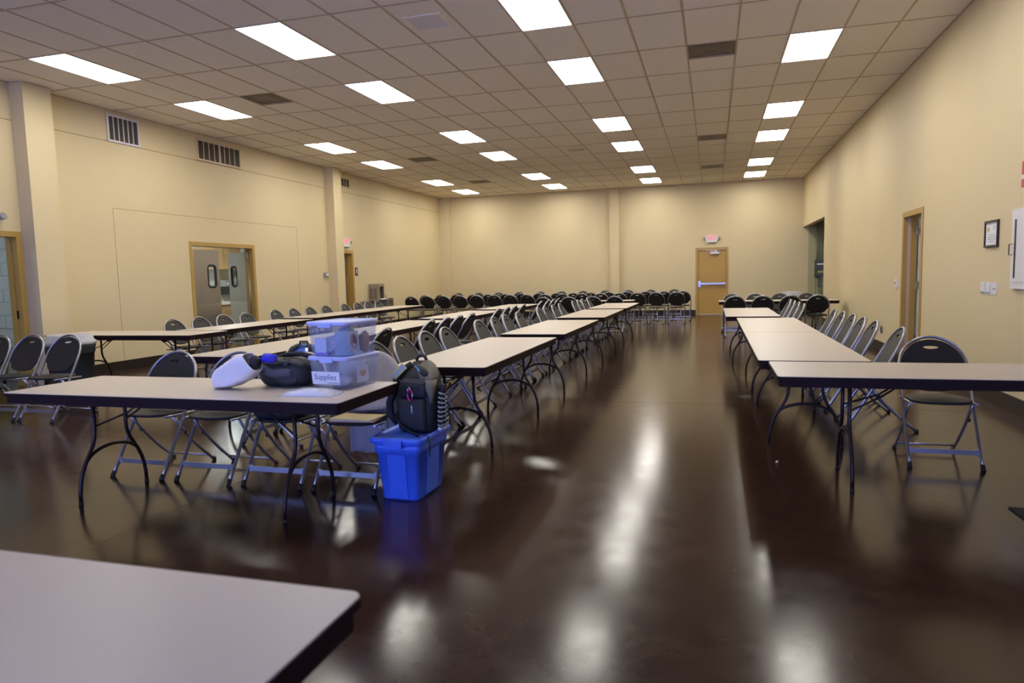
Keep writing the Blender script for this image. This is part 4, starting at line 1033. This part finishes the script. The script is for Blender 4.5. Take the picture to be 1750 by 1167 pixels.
# grey fleece over the fourth chair
def fleece():
    R_v, fs = [], []; nu, nv = 28, 40
    def ty(s_): return -.285+.49*s_+.012*sin(pi*s_)
    for j in range(nv+1):
        v = j/nv
        for i in range(nu+1):
            u = 2*i/nu-1; x = .25*sin(u*pi/2)
            st = .74+.267*sqrt(max(0, 1-(x/.25)**2)); yc, zc = ty(st), .87*st
            hem = .60-.02*cos(u*3)
            if v < .28:                                  # front panel, just ahead of the backrest
                k = v/.28; s_ = hem+(st-hem)*k
                y = ty(s_)-.032-.010*abs(sin(u*6+1))*(1-k); z = .87*s_
            elif v < .38:                                # over the top of the tube
                k = (v-.28)/.10; y = yc-.032*cos(pi*k); z = zc+.010*sin(pi*k)
            else:                                        # rear panel hanging plumb behind the rear legs
                k = (v-.38)/.62; y0 = yc+.032
                y = y0+(.245-y0)*min(1, k*3)**.8+.022*abs(sin(u*5.5+.6+k))*min(1, k*2)
                z = zc+(.135+.025*noise.noise(Vector((u*2,0,4)))-zc)*k
                x *= 1-.06*k
            R_v.append((x, y, z))
    for j in range(nv):
        for i in range(nu):
            a_ = j*(nu+1)+i; fs.append((a_,a_+1,a_+nu+2,a_+nu+1))
    return MB().add(R_v, fs, True)
t = thing('fleece_jacket', 'light grey fleece jacket draped over a chair back beside the boxes', 'jacket', tuple(BAG_CHAIR.location), BAG_CHAIR.rotation_euler.z)
fo = fleece().build('fabric', 'fleece', t); sm_ = fo.modifiers.new('s', 'SOLIDIFY'); sm_.thickness = .010; sm_.offset = 0
q = MB(); q.tube([(.20,.27,.74),(.235,.285,.60),(.225,.29,.42),(.20,.275,.27),(.19,.27,.20)], [.045,.055,.052,.046,.04], 10); q.build('sleeve', 'fleece', t)
q = MB(); q.tube([(.19,.27,.215),(.186,.268,.17)], .043, 10); q.build('cuff', 'nylon_grey', t)
# folders on the fourth chair seat
for k, (m_n, lb, rz) in enumerate((('folder_red','red folder at the bottom of the small pile on the chair seat',8), ('paper_cream','cream folder in the middle of the pile on the chair seat',3), ('manila','yellow manila folder on top of the pile on the chair seat',-4))):
    tag(B(-.155,.155,-.11,.11,0,.006).build('folder', m_n, None, (-5.01, -5.245, .462+k*.0062), radians(rz)), lb, 'folder', 'folders on the chair seat')

# ------------------------------------------------------------------ floor odds and ends
tag(MB().prism([(0,0),(.9,-.02),(.9,-.62),(0.02,-.60)][::-1], 0, .008).build('floor_mat', 'mat_black', None, (-1.09, -4.86, 0)), 'black rubber mat on the floor below the right wall cabinet', 'mat')
tag(crumple('crumb', 'small orange crumb on the dark floor beside the right row', 'crumb', (-2.27, -4.12, 0), 0, .012, .016, .010, 'crumb', 2), 'small orange crumb on the dark floor beside the right row', 'crumb')
